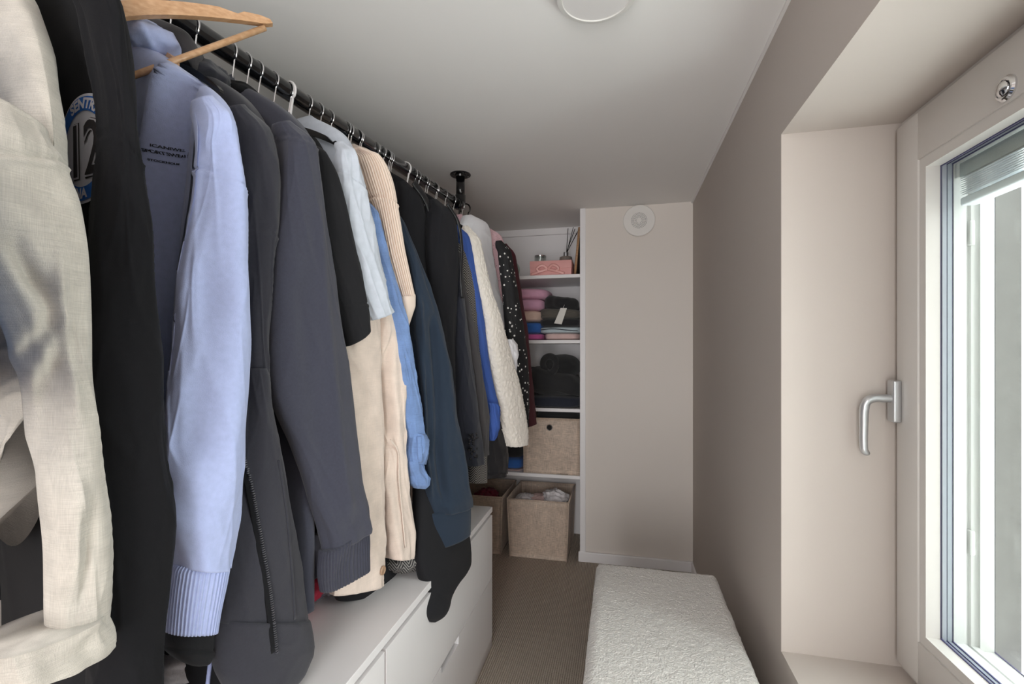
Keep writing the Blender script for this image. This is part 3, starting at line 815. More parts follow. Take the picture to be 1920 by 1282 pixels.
M['blacktee'] = mat('black_jersey', '#19191c', rough=.9, sheen=.03, bump=.2, bscale=900, bdist=.001, spec=.25)
M['greytee'] = mat('pale_grey_blue_jersey', '#bfc5d0', rough=.9, sheen=.15, bump=.2, bscale=500, bdist=.001, var=.07, vscale=60)
M['beigeknit'] = mat('beige_rib_knit', '#dac8ba', rough=.95, sheen=.2, bump=.2, bscale=700, bdist=.001)
M['navy'] = mat('navy_cotton', '#1a2838', rough=.85, sheen=.1, bump=.15, bscale=600, bdist=.001, spec=.3)
M['blackcloth'] = mat('black_wool', '#18181c', rough=.9, sheen=.03, bump=.2, bscale=600, bdist=.001, spec=.25)
M['satin'] = mat('black_satin', '#17171a', rough=.35, spec=.5)
M['darkcoat'] = mat('dark_navy_wool', '#22242e', rough=.95, sheen=.15, bump=.2, bscale=500, bdist=.001, spec=.2)
M['greycoat'] = mat('charcoal_wool', '#3b383a', rough=.95, sheen=.15, bump=.2, bscale=500, bdist=.001, spec=.2)
M['tweed'] = chevron('grey_herringbone_tweed', '#2c2b2d', '#8f8b87', 110, 45)
M['royal'] = mat('royal_blue_cotton', '#3e5fae', rough=.8, bump=.15, bscale=400, bdist=.001)
M['puffer'] = mat('black_nylon', '#2c2c30', rough=.5, spec=.4)
M['sherpa'] = fleece('cream_sherpa', '#f4ede3', 75, .5, .005)
M['whitecotton'] = mat('white_cotton', '#ededf2', rough=.9, bump=.15, bscale=300, bdist=.002)
M['pinkdots'] = dots('pink_dotted_cotton', '#e9c3cb', '#5b3a48', 95, .17)
M['polka'] = dots('black_polka_viscose', '#161619', '#e8e6e2', 52, .22)
M['burgundy'] = mat('burgundy_crepe', '#4a1722', rough=.85, bump=.15, bscale=500, bdist=.001)
M['zip'] = mat('metal_zip', '#85858c', rough=.35, metal=.8)
M['ink'] = mat('black_print', '#20222e', rough=.8)

def cloth_thing(name, label, y, group='clothes hanging on the black rail'):
    return thing(name, label, 'clothing', (rail_x(y), y, RZ - .06), group)
# ================================================================== THE CLOTHES, from the nearest to the farthest
G = 'clothes hanging on the black rail'
def E_dir(pl): return pl.d if pl.d[0] > 0 else -pl.d

# --- grey linen shirt with rolled sleeve
t = cloth_thing('linen_shirt', 'grey crumpled linen shirt with rolled-up sleeve, nearest the camera', .47)
ob, pl, c, fr = body('shirt_body', [(-150, -170), (-40, -130), (20, -50), (44, 0), (64, 44), (79, 111), (91, 174), (103, 250), (95, 600)], (-60, -.93), (91, -.625), .93, .035, M['linen'], t, tail=.22,
                     fold=dict(nf=7, A=.012, fz=1.4, wr=.005), hem_w=.24)
ap = arm_plane(190, -.585, 14)
sl, P = tube('sleeve', [(160, -60, 252, 106), (190, -70, 275, 111), (262, -82, 318, 122), (340, -90, 372, 137), (430, -80, 153), (520, -40, 162), (598, 0, 166), (715, 45, 168), (765, 60, 181), (860, 70, 190), (926, 76, 194), (1025, 88, 201), (1090, 84, 199), (1150, 84, 196), (1200, 88, 198)],
             ap, .034, M['linen'], t, ns=140, nr=200, tuck=.022, fold=dict(nf=5, A=.006, fz=1.8, wr=.002, wrn=5, shear=.6, seam=[(.10, -.02, .003)]),
             ridges=[([(85, 500), (83, 560), (100, 640), (112, 760)], .010, .006), ([(5, 470), (40, 530), (70, 580)], -.016, .008), ([(75, 590), (50, 640), (20, 700)], -.012, .008),
                     ([(95, 640), (80, 720), (72, 800), (58, 870)], -.020, .012), ([(120, 900), (110, 980), (112, 1080)], .010, .008), ([(140, 960), (132, 1060), (124, 1150)], -.006, .006)])
cf, _ = tube('rolled_cuff', [(1232, -60, 1131, 195), (1236, -62, 1145, 203), (1250, -60, 1170, 210), (1268, -58, 1192, 212), (1282, -55, 1205, 196), (1286, -50, 1212, 180)], ap, .047, M['linen'], t, ns=140, nr=60, sm=1.0,
           fold=dict(nf=9, A=.006, fz=9, wr=.005, wrn=14), label='rolled-up linen cuff')
hanger(c[1], 'wood', E_dir(pl), 'wooden hanger carrying the grey linen shirt')
# a blue shirt and a striped one just behind it, showing as slivers
t = cloth_thing('blue_shirt', 'blue shirt showing as a sliver at the left edge of the picture', .36)
body('shirt_body', [(-330, -200), (-260, -120), (-200, 0), (-150, 200), (-60, 520)], (-260, -.95), (-200, -.70), 1.16, .03, M['denim'], t, fold=dict(nf=6, A=.008, fz=1.4))

# --- black sweatshirt with round badge
t = cloth_thing('black_sweatshirt', 'black sweatshirt with a round blue and white number badge on the chest', .57)
ob, pl, c, fr = body('sweatshirt_body', [(60, -110), (150, -85), (195, -40), (211, 0), (223, 44), (231, 101), (238, 168), (236, 400)], (100, -.90), (231, -.64), .50, .033, M['blacksweat'], t,
                     fold=dict(nf=6, A=.006, fz=1.2, wr=.002), hem_w=.22)
ap = arm_plane(315, -.60, 12)
sl, P = tube('sleeve', [(-100, 120, 172), (-50, 135, 198), (-10, 148, 210), (40, 158, 222), (101, 172, 232), (168, 182, 243), (252, 184, 256), (359, 178, 266), (430, 175, 285), (547, 165, 296), (631, 150, 307), (765, 150, 311), (860, 160, 316), (893, 165, 324), (992, 165, 329), (1074, 165, 323), (1156, 165, 309), (1282, 165, 308), (1350, 170, 300)],
             ap, .036, M['blacksweat'], t, nr=170, tuck=.022, fold=dict(nf=5, A=.006, fz=1.4, wr=.0025, seam=[(.25, .025, .002)]))
mirror_sleeve(P, pl, c, M['blacksweat'], t)
bvb = bvh_of(ob); hb_, _ = on_cloth(bvb, 158, 280); BC = np.array([np.dot(hb_ - pl.p0, pl.d), hb_[2]])      # badge centre
def badge_disc(name, r0, r1, off, m, parent, n=72, rows=3):
    V = []; F = []
    for j in range(rows + 1):
        r = r0 + (r1 - r0) * j / rows
        for i in range(n):
            a = 2 * math.pi * i / n; s, z = BC[0] + r * math.cos(a), BC[1] + r * math.sin(a)
            V.append(pl.pt(s, fr(s, z) + off, 0) + np.array([0, 0, z]))
    F = [(j * n + i, j * n + (i + 1) % n, (j + 1) * n + (i + 1) % n, (j + 1) * n + i) for j in range(rows) for i in range(n)]
    return link_mesh(name, V, F, m, parent)
def text_on(body_fr, pln, txt, s0, z0, size, off, m, parent, name, bold=0., arc=None, align='CENTER', sx=1.):
    cu = bpy.data.curves.new('lettering', 'FONT'); cu.body = txt; cu.size = size; cu.align_x = align; cu.offset = bold; cu.extrude = 0
    cu.resolution_u = 3
    tmp = bpy.data.objects.new('lettering', cu); COL.objects.link(tmp)
    dg = bpy.context.evaluated_depsgraph_get(); me = bpy.data.meshes.new_from_object(tmp.evaluated_get(dg))
    bpy.data.objects.remove(tmp)
    sg = 1 if E_dir(pln) @ pln.d > 0 else -1
    V = []
    for v in me.vertices:
        x, y = v.co.x * sx, v.co.y
        if arc:
            R, sgn, a0 = arc
            if sgn > 0: a = math.pi / 2 + a0 - x / R; r = R + y; X, Y = r * math.cos(a), r * math.sin(a)
            else: a = -math.pi / 2 + a0 + x / R; r = R - y; X, Y = r * math.cos(a), r * math.sin(a)
        else: X, Y = x, y
        s, z = s0 + sg * X, z0 + Y
        V.append(pln.pt(s, body_fr(s, z) + off, 0) + np.array([0, 0, z]))
    F = [tuple(p.vertices) for p in me.polygons]
    return link_mesh(name, V, F, m, parent, False)
mw, mbl, mdk = mat('badge_white', '#dcdce4', rough=.9), mat('badge_blue', '#2f6fc4', rough=.8), mat('badge_black', '#3a3638', rough=.9)
bd = badge_disc('badge', .0, .0735, .0012, mw, t, rows=10); bd['label'] = 'round white and blue embroidered badge'
badge_disc('badge_ring', .0505, .0695, .0022, mbl, bd)
text_on(fr, pl, 'SENTRAL', BC[0], BC[1], .019, .0032, mw, bd, 'lettering', .0008, arc=(.0535, 1, -.26))
text_on(fr, pl, 'ARENA', BC[0], BC[1], .019, .0032, mw, bd, 'lettering', .0008, arc=(.0665, -1, -.28))
text_on(fr, pl, '12', BC[0] + .006, BC[1] - .036, .100, .0024, mdk, bd, 'number_outline', .0042, sx=.82)
text_on(fr, pl, '12', BC[0] + .006, BC[1] - .036, .100, .0032, mw, bd, 'number_edge', .003, sx=.82)
text_on(fr, pl, '12', BC[0] + .006, BC[1] - .036, .100, .0040, mdk, bd, 'number', .0008, sx=.82)
hanger(c[1], 'wood', E_dir(pl), 'wooden hanger carrying the black sweatshirt with the badge')

# --- bare wooden hanger swung askew in front of the light blue sweatshirt
hanger(.5706, 'wood', (math.cos(.7238), math.sin(.7238)), 'bare wooden hanger with trouser bar, swung askew at the top left', ztop=1.77, half=.2351, drop=.0926, roll=.6324, notch=True, group=None, bar=True)

# --- light blue sweatshirt
t = cloth_thing('light_blue_sweatshirt', 'light blue sweatshirt with small black chest print and ribbed cuff', .70)
ob, pl, c, fr = body('sweatshirt_body', [(228, 52), (270, 75), (300, 98), (327, 120), (379, 153), (415, 180), (433, 200), (441, 268), (436, 600)], (240, -.905), (433, -.625), .82, .030, M['ltblue'], t,
                     fold=dict(nf=6, A=.003, fz=1.0, wr=.0), hem_w=.20,
                     ridges=[([(352, 150), (330, 300), (318, 430), (322, 564), (312, 759), (305, 1000)], .030, .022), ([(372, 165), (362, 300), (345, 480), (335, 760)], -.020, .02)])
ap = arm_plane(458, -.60, 16)
sl, P = tube('sleeve', [(178, 375, 412), (192, 368, 428), (205, 368, 436), (228, 370, 440), (268, 372, 446), (362, 366, 460), (430, 354, 460), (500, 338, 460), (615, 325, 459), (732, 312, 458), (860, 300, 455), (975, 305, 441), (1030, 316, 432), (1062, 322, 427)],
             ap, .036, M['ltblue'], t, nr=190, ns=128, tuck=.022, fold=dict(nf=5, A=.006, fz=1.5, wr=.0022, wrn=6, bunch=.005, seam=[(.185, .03, .0022)]),
             ridges=[([(400, 240), (388, 360), (378, 480), (366, 620), (352, 760), (342, 860)], -.022, .022), ([(430, 520), (420, 700), (405, 850), (395, 960)], .008, .02)])
mirror_sleeve(P, pl, c, M['ltblue'], t)
cf, _ = tube('cuff', [(1058, 323, 427), (1066, 318, 426), (1100, 313, 420), (1140, 309, 412), (1184, 306, 1179, 405)], ap, .030, M['ltblue'], t, ns=360, nr=24, ribs=46, rib_amp=.0013, sm=.5, wall=True, fold=dict(nf=4, A=.005, fz=2, wr=0), label='ribbed cuff')
hood(pl, c, 1.795, (.098, .05, .036), M['ltblue'], t, 201)
bvt = bvh_of(ob)
for (txt, px, py, sz, off) in (('ICANIWILL', 283, 275, .0064, .0), ('SPORTSWEAR 2012', 268, 284, .0064, 0), ('STOCKHOLM', 279, 301, .0043, 0)):
    q, _ = on_cloth(bvt, px, py); q = (np.dot(q - pl.p0, pl.d), q[2])
    text_on(fr, pl, txt, q[0], q[1], sz, .0022, M['ink'], t, 'chest_print', .00022, align='LEFT')
hanger(c[1] + .012, "wood", E_dir(pl), "wooden hanger inside the light blue sweatshirt", half=.10, drop=.04)

# --- dark grey jacket, only the collar and hem show
t = cloth_thing('dark_jacket', 'dark grey jacket of which only the collar shows behind the light blue sweatshirt', .77)
ob, pl, c, fr = body('jacket_body', [(285, 92), (320, 118), (370, 150), (410, 190), (425, 260)], (300, -.895), (425, -.70), .60, .03, M['blackcloth'], t, fold=dict(nf=6, A=.005, fz=1.2), hem_w=.21)
collar(pl, c, 1.812, .075, .04, .05, .010, M['greycoat'], t, 'collar', .01)
tube('hem_flap', [(1150, 305, 402), (1200, 306, 402), (1222, 312, 400), (1236, 326, 392), (1244, 345, 375)], arm_plane(402, -.66, 10), .03, M['blacktee'], t, nr=40, fold=dict(nf=4, A=.003, fz=2, wr=0, seam=[(.72, 0, .0015)]))
hanger(c[1], 'black', E_dir(pl), 'chrome-hooked hanger of the dark grey jacket')

# --- black zip hoodie
t = cloth_thing('zip_hoodie', 'faded black zip hoodie hanging open with metal zip', .83)
ob, pl, c, fr = body('hoodie_body', [(345, 112), (380, 132), (420, 155), (455, 178), (482, 210), (500, 245), (514, 300), (518, 420)], (350, -.885), (518, -.635), .62, .034, M['zipblack'], t, fold=dict(nf=6, A=.006, fz=1.2, wr=.002), hem_w=.2)
ap = arm_plane(523, -.625, 14)
sl, P = tube('sleeve', [(195, 435, 472), (215, 435, 488), (245, 440, 505), (290, 444, 518), (340, 448, 524), (420, 446, 523), (470, 446, 512), (600, 446, 506), (700, 446, 507), (780, 446, 500), (900, 446, 520), (1000, 446, 530)],
             ap, .032, M['zipblack'], t, tuck=.022, fold=dict(nf=5, A=.006, fz=1.4, wr=.0025, seam=[(.30, .01, .002)]))
mirror_sleeve(P, pl, c, M['zipblack'], t)
bp = arm_plane(577, -.605, 12)
fp, Pf = tube('front_panel', [(690, 448, 498), (760, 442, 505), (857, 430, 528), (954, 420, 545), (1064, 410, 566), (1130, 405, 574), (1165, 402, 577)], bp, .03, M['zipblack'], t, nr=110, fold=dict(nf=4, A=.004, fz=1.5, wr=.002))
hm, _ = tube('hem_band', [(1160, 402, 578), (1190, 398, 583), (1225, 397, 584), (1262, 404, 568), (1295, 420, 540)], bp, .033, M['zipblack'], t, nr=40, fold=dict(nf=4, A=.003, fz=2, wr=.002), label='hem band')
bz = bvh_of(fp, hm)
zp = seam_on('zip_tape', bz, [(452, 842), (470, 930), (490, 1040), (505, 1140), (513, 1222)], .0065, .0016, M['blacksweat'], t, 60)
zb = MB()
for (x, y, _) in smooth_path([(456, 842, 0), (474, 930, 0), (494, 1040, 0), (509, 1140, 0), (517, 1222, 0)], 92):
    h_ = on_cloth(bz, x, y)
    if h_ is None: continue
    o = h_[0] + h_[1] * .003; zb.box(o[0] - .0014, o[0] + .0014, o[1] - .0022, o[1] + .0022, o[2] - .0009, o[2] + .0009)
zo = zb.build('zip_teeth', M['zip'], zp); zo['kind'] = 'stuff'
seam_on('pocket_seam', bz, [(522, 862), (537, 960), (547, 1070), (553, 1160)], .0035, .0016, M['zipblack'], t)
hood(pl, c, 1.792, (.095, .048, .034), M['zipblack'], t, 211)
hanger(c[1], 'wood', E_dir(pl), 'wooden hanger inside the black zip hoodie')

# --- charcoal drop-shoulder sweatshirt
t = cloth_thing('charcoal_sweatshirt', 'charcoal drop-shoulder sweatshirt with long ribbed cuff', .92)
ob, pl, c, fr = body('sweatshirt_body', [(395, 136), (430, 148), (470, 166), (525, 197), (559, 226), (578, 252), (586, 275), (582, 500)], (425, -.872), (578, -.62), .69, .034, M['charcoal'], t, fold=dict(nf=6, A=.005, fz=1.2, wr=.0015), hem_w=.255)
ap = arm_plane(640, -.582, 16)
sl, P = tube('sleeve', [(225, 525, 556), (238, 522, 571), (252, 520, 580), (275, 517, 585), (300, 515, 588), (356, 510, 600), (459, 505, 615), (600, 503, 637), (729, 508, 658), (770, 518, 662), (832, 545, 669), (900, 566, 677), (960, 584, 688), (1000, 597, 985, 690), (1040, 605, 990, 690)],
             ap, .036, M['charcoal'], t, nr=190, ns=128, tuck=.022, fold=dict(nf=4, A=.006, fz=1.2, wr=.0018, wrn=5, bunch=.005, seam=[(.055, .018, .002)]),
             ridges=[([(575, 400), (588, 560), (602, 720), (615, 840), (640, 960)], .007, .012), ([(545, 520), (560, 700), (585, 840), (610, 960)], -.006, .02)])
mirror_sleeve(P, pl, c, M['charcoal'], t)
cf, _ = tube('cuff', [(1036, 601, 975, 691), (1050, 600, 990, 690), (1085, 600, 1030, 690), (1112, 602, 1064, 692)], ap, .026, M['charcoal'], t, ns=360, nr=24, ribs=44, rib_amp=.0013, sm=.5, wall=True, fold=dict(nf=5, A=.006, fz=3, wr=0), label='ribbed cuff')
hq = arm_plane(600, -.63, 12)
tube('hem_corner', [(1000, 550, 605), (1040, 558, 608), (1070, 562, 606), (1092, 566, 1062, 604)], hq, .02, M['charcoal'], t, nr=30, fold=dict(nf=3, A=.003, fz=2, wr=0))
hood(pl, c, 1.794, (.09, .045, .032), M['blacksweat'], t, 221)
hanger(c[1], 'wood', E_dir(pl), 'wooden hanger inside the charcoal sweatshirt')

# --- black t-shirt
t = cloth_thing('black_t_shirt', 'black t-shirt with short stitched sleeve', 1.02)
ob, pl, c, fr = body('shirt_body', [(515, 203), (545, 222), (577, 244), (595, 262), (612, 300), (612, 500)], (530, -.862), (595, -.64), .85, .028, M['blacktee'], t, fold=dict(nf=6, A=.005, fz=1.3), hem_w=.2)
ap = arm_plane(687, -.583, 18)
sl, P = tube('sleeve', [(262, 575, 594), (282, 570, 606), (302, 572, 616), (330, 574, 630), (382, 580, 645), (467, 590, 665), (506, 598, 676), (571, 618, 688), (600, 626, 592, 690), (655, 640, 612, 691)],
             ap, .034, M['blacktee'], t, nr=110, tuck=.022, fold=dict(nf=4, A=.004, fz=1.5, wr=.0012, seam=[(.83, .0, .002)]), wall=True)
mirror_sleeve(P, pl, c, M['blacktee'], t)
hanger(c[1], 'white', E_dir(pl), 'white plastic hanger of the black t-shirt', half=.05, drop=.02)

# --- pale grey-blue t-shirt on a black hanger
t = cloth_thing('pale_grey_t_shirt', 'pale grey-blue t-shirt hung over a glossy black hanger', 1.12)
ob, pl, c, fr = body('shirt_body', [(535, 206), (556, 213), (590, 222), (620, 234), (649, 252), (664, 285), (670, 320), (672, 500)], (556, -.85), (664, -.615), .80, .026, M['greytee'], t, fold=dict(nf=6, A=.005, fz=1.3), hem_w=.2)
ap = arm_plane(715, -.583, 18)
sl, P = tube('sleeve', [(262, 640, 657), (280, 632, 666), (300, 626, 671), (342, 628, 680), (371, 630, 688), (433, 640, 699), (523, 655, 720), (575, 672, 731), (604, 684, 583, 734)],
             ap, .032, M['greytee'], t, nr=120, tuck=.022, fold=dict(nf=5, A=.006, fz=1.8, wr=.004, wrn=10, seam=[(.25, .06, .0022)]), wall=True)
mirror_sleeve(P, pl, c, M['greytee'], t)
hanger(c[1] - .045, 'black', E_dir(pl), 'glossy black notched hanger under the pale grey-blue t-shirt', ztop=1.80, half=.20, drop=.085, notch=True)

# --- long black coat, only its hem shows under the cream shirt
t = cloth_thing('long_black_coat', 'long black coat whose hem shows below the cream linen shirt', 1.16)
ob, pl, c, fr = body('coat_body', [(575, 250), (600, 268), (630, 295), (650, 330)], (585, -.85), (645, -.66), .70, .03, M['blackcloth'], t, fold=dict(nf=6, A=.006, fz=1.0), hem_w=.2)
tube('coat_hem', [(1000, 610, 745), (1050, 612, 748), (1075, 614, 744), (1095, 616, 735), (1112, 622, 1100, 722), (1126, 630, 1108, 712)], arm_plane(745, -.64, 14), .025, M['blackcloth'], t, nr=50, fold=dict(nf=4, A=.003, fz=2, wr=0))
hanger(c[1], 'black', E_dir(pl), 'black hanger of the long black coat')

# --- cream linen shirt
t = cloth_thing('cream_linen_shirt', 'cream linen shirt with a horn button near the hem', 1.22)
ob, pl, c, fr = body('shirt_body', [(620, 252), (650, 275), (678, 310), (690, 345), (694, 420)], (640, -.842), (690, -.62), .80, .028, M['cream_linen'], t, fold=dict(nf=7, A=.008, fz=1.3), hem_w=.2)
bp = arm_plane(712, -.60, 14)
fp, _ = tube('front_panel', [(560, 640, 712), (620, 640, 714), (700, 640, 713), (827, 645, 714), (930, 650, 715), (1004, 640, 720), (1050, 630, 720), (1116, 622, 1097, 718)], bp, .026, M['cream_linen'], t, nr=130, fold=dict(nf=6, A=.006, fz=1.8, wr=.0035, wrn=9))
ap = arm_plane(760, -.578, 14)
sl, P = tube('sleeve', [(330, 672, 690), (372, 678, 694), (480, 690, 715), (560, 700, 738), (600, 702, 746), (679, 708, 755), (760, 712, 757), (827, 713, 758), (916, 714, 764), (1004, 722, 775), (1048, 726, 1044, 771)],
             ap, .03, M['cream_linen'], t, nr=170, tuck=.022, fold=dict(nf=6, A=.008, fz=1.6, wr=.003, wrn=9, shear=.8), wall=True, ridges=[([(722, 640), (716, 700), (720, 780), (722, 830)], -.022, .010), ([(742, 640), (745, 760), (748, 830)], .008, .010)])
mirror_sleeve(P, pl, c, M['cream_linen'], t)
strip('placket_seam', [(714, 822), (729, 846), (731, 900), (737, 960), (743, 1022)], ap, .0315, .0026, .0014, M['cream_linen'], t)
bq = bp.hit(703, 1065); bo = bp.pt(bq[0], .024, 0)
bt = MB().lathe([(.0105, 0), (.0115, .003), (.0095, .0045), (.008, .003), (.001, .003)], (bo[0], bo[1], bq[1]), 'x', 28).build('button', mat('horn_button', '#a98a70', rough=.4, var=.2, vscale=150), t, True, 'brown horn button')
hanger(c[1], 'wood', E_dir(pl), 'wooden hanger inside the cream linen shirt', half=.10, drop=.04)

# --- denim shirt
t = cloth_thing('denim_shirt', 'washed blue denim shirt with a rolled, buttoned cuff', 1.29)
ob, pl, c, fr = body('shirt_body', [(645, 262), (670, 290), (690, 340), (698, 400)], (660, -.835), (695, -.62), .95, .026, M['denim'], t, fold=dict(nf=7, A=.006, fz=1.3), hem_w=.19)
ap = arm_plane(790, -.55, 16)
sl, P = tube('sleeve', [(370, 685, 698), (400, 688, 706), (475, 700, 724), (550, 715, 748), (600, 724, 759), (664, 735, 774), (779, 750, 795), (820, 754, 797)], ap, .03, M['denim'], t, nr=130, tuck=.022, fold=dict(nf=5, A=.006, fz=1.8, wr=.003, bunch=.004))
mirror_sleeve(P, pl, c, M['denim'], t)
cf, _ = tube('rolled_cuff', [(808, 756, 814, 797), (818, 753, 826, 802), (845, 754, 850, 801), (866, 757, 870, 796)], ap, .035, M['denim'], t, nr=40, sm=.8, fold=dict(nf=6, A=.005, fz=6, wr=.004, wrn=12))
tube('turned_end', [(862, 759, 790), (880, 760, 794), (895, 762, 803), (908, 766, 804), (915, 774, 796)], ap, .032, M['denim'], t, nr=40, sm=.8, fold=dict(nf=7, A=.006, fz=6, wr=.005, wrn=12))
seam_on('button_tab', bvh_of(cf), [(786, 818), (787, 845), (788, 866)], .007, .003, M['denim'], cf, 14)
hanger(c[1], 'wood', E_dir(pl), 'wooden hanger inside the denim shirt', half=.09, drop=.04)

# --- beige ribbed knit
t = cloth_thing('beige_knit', 'beige chunky ribbed knit with short wide sleeves', 1.34)
ob, pl, c, fr = body('knit_body', [(630, 260), (664, 271), (690, 278), (706, 292), (718, 312), (722, 380)], (640, -.832), (716, -.60), 1.0, .03, M['beigeknit'], t, ns=360, fold=dict(nf=5, A=.004, fz=1.2, wr=0), hem_w=.2)
ap = arm_plane(755, -.578, 18)
sl, P = tube('sleeve', [(274, 672, 686), (284, 668, 700), (300, 670, 713), (318, 675, 723), (347, 684, 733), (391, 698, 741), (475, 716, 756), (556, 740, 776)], ap, .034, M['beigeknit'], t, ns=420, nr=130, ribs=30, rib_amp=.004, tuck=.022, fold=dict(nf=4, A=.004, fz=1.5, wr=0, seam=[(.37, .035, .003)]))
mirror_sleeve(P, pl, c, M['beigeknit'], t)
tube('sleeve_band', [(552, 739, 777), (575, 744, 777), (608, 751, 767), (614, 755, 766)], ap, .03, M['beigeknit'], t, ns=120, nr=20, sm=.5, fold=dict(nf=4, A=.002, fz=2, wr=0), wall=True, label='plain sleeve band')
hanger(c[1], 'black', E_dir(pl), 'chrome-hooked hanger inside the beige knit')

# --- navy sweatshirt
t = cloth_thing('navy_sweatshirt', 'navy sweatshirt with wide folded cuff over the dresser', 1.42)
ob, pl, c, fr = body('sweatshirt_body', [(690, 300), (720, 335), (738, 370), (746, 420)], (700, -.828), (742, -.62), .80, .028, M['navy'], t, fold=dict(nf=6, A=.005, fz=1.3), hem_w=.2)
ap = arm_plane(850, -.502, 34)
sl, P = tube('sleeve', [(385, 735, 748), (420, 738, 758), (500, 748, 786), (600, 760, 821), (700, 768, 844), (780, 775, 852), (870, 782, 869), (930, 790, 880), (965, 802, 948, 881)], ap, .04, M['navy'], t, nr=170, ns=120, tuck=.022, fold=dict(nf=9, A=.012, fz=.8, wr=.002, bunch=.006), ridges=[([(795, 600), (806, 720), (812, 860), (822, 930)], -.02, .012), ([(770, 560), (782, 700), (790, 860), (800, 930)], .012, .008)])
cf, _ = tube('cuff', [(962, 798, 942, 882), (985, 797, 955, 882), (1030, 804, 998, 882)], ap, .03, M['navy'], t, nr=24, sm=.4, fold=dict(nf=4, A=.003, fz=2, wr=0), wall=True)
mirror_sleeve(P, pl, c, M['navy'], t)
hanger(c[1], 'black', E_dir(pl), 'chrome-hooked hanger inside the navy sweatshirt')

# --- black blouse with balloon sleeve
t = cloth_thing('black_blouse', 'black blouse whose gathered balloon sleeve hangs over the dresser edge', 1.47)
ob, pl, c, fr = body('blouse_body', [(700, 302), (735, 340), (750, 400)], (712, -.825), (748, -.64), .80, .026, M['blacktee'], t, fold=dict(nf=6, A=.005, fz=1.3), hem_w=.2)
ap = arm_plane(860, -.552, 8)
tube('sleeve', [(860, 775, 850), (960, 776, 868), (1010, 777, 877), (1040, 778, 879), (1058, 780, 879), (1075, 783, 870), (1092, 787, 855), (1105, 790, 846), (1118, 788, 841), (1135, 783, 838), (1150, 785, 832), (1160, 792, 824), (1165, 800, 815)], ap, .04, M['blacktee'], t, nr=130, sm=1.2, lean=.075, tuck=.022, fold=dict(nf=5, A=.004, fz=2, wr=.001))
hanger(c[1], 'black', E_dir(pl), 'chrome-hooked hanger inside the black blouse')

def simple(name, label, y, m, top, A, B, hem, ref, rows, thick=.03, fold=None, alpha=20, kind='black', hem_w=.2, hlabel=None, **kw):
    t = cloth_thing(name, label, y)
    ob, pl, c, fr = body('garment_body', top, A, B, hem, .026, m, t, ns=80, nr=90, fold=dict(nf=6, A=.005, fz=1.3), hem_w=hem_w)
    ap = arm_plane(ref[0], ref[1], alpha)
    sl, P = tube('sleeve', rows, ap, thick, m, t, nr=140, tuck=.022, fold=fold or dict(nf=5, A=.006, fz=1.3, wr=.002), **kw)
    hanger(min(c[1], YEND - .025), kind, E_dir(pl), hlabel or ('hanger inside the ' + label))
    return t, pl, c, ap, P
# --- dark blazer with satin collar
t, pl, c, ap, P = simple('dark_blazer', 'black blazer with glossy satin lapel behind the beige knit', 1.55, M['blackcloth'], [(700, 300), (725, 319), (760, 337), (780, 360), (792, 400), (796, 480)], (712, -.82), (786, -.56), .80, (800, -.62),
       [(338, 752, 768), (352, 746, 782), (375, 742, 791), (410, 742, 797), (450, 744, 799), (540, 760, 810), (620, 775, 822), (720, 790, 836), (840, 795, 850), (900, 800, 852)], hlabel='hanger inside the black satin-lapelled blazer')
strip('lapel', [(762, 345), (786, 380), (796, 415), (790, 450)], ap, .031, .013, .004, M['satin'], t, label='glossy satin lapel')
# lavender lining
t, *_ = simple('lavender_blouse', 'lavender blouse showing as a thin strip between two black jackets', 1.59, mat('lavender_silk', '#a9aee8', rough=.5), [(740, 335), (770, 360), (785, 400)], (745, -.815), (785, -.60), 1.1, (806, -.625),
       [(400, 775, 792), (447, 780, 796), (500, 790, 806), (545, 800, 815), (600, 805, 822)])
# --- black coat
t, pl, c, ap, P = simple('black_coat', 'long black coat with a shiny edge, left of the grey tweed', 1.64, M['blackcloth'], [(735, 325), (780, 351), (815, 371), (838, 398), (850, 430), (852, 520)], (760, -.808), (842, -.54), .80, (865, -.535),
       [(372, 812, 828), (388, 802, 840), (410, 800, 850), (440, 800, 855), (495, 802, 858), (600, 810, 856), (700, 815, 852), (780, 818, 855), (850, 820, 862), (872, 825, 866)], fold=dict(nf=6, A=.008, fz=1.0, wr=.002))
strip('satin_edge', [(826, 385), (846, 420), (853, 470), (851, 520), (854, 560)], ap, .030, .007, .004, M['satin'], t)
# --- dark navy coat with beaded cuff
t, pl, c, ap, P = simple('dark_navy_coat', 'dark navy coat with black beads at the cuff', 1.70, M['darkcoat'], [(770, 345), (810, 370), (840, 410), (852, 480)], (780, -.80), (845, -.56), .80, (890, -.515),
       [(440, 838, 852), (495, 840, 862), (600, 845, 874), (700, 850, 888), (780, 855, 896), (840, 860, 902), (875, 866, 868, 904)])
bb = MB()
for i in range(34):
    q = ap.hit(random.uniform(865, 882), random.uniform(808, 862)); o = ap.pt(q[0], .031, 0)
    bb.lathe([(.001, -.004), (.0035, -.0025), (.0045, 0), (.0035, .0025), (.001, .004)], (o[0], o[1], q[1]), 'x', 8)
b_ = bb.build('beads', M['satin'], t, True, 'black beads'); b_['kind'] = 'stuff'
# --- charcoal coat
simple('charcoal_coat', 'charcoal wool coat between the beaded navy coat and the royal blue shirt', 1.76, M['greycoat'], [(790, 355), (830, 385), (855, 430), (862, 500)], (800, -.795), (858, -.55), .80, (905, -.51),
       [(450, 844, 856), (520, 850, 868), (600, 858, 884), (700, 868, 901), (780, 878, 914), (858, 888, 850, 914)])
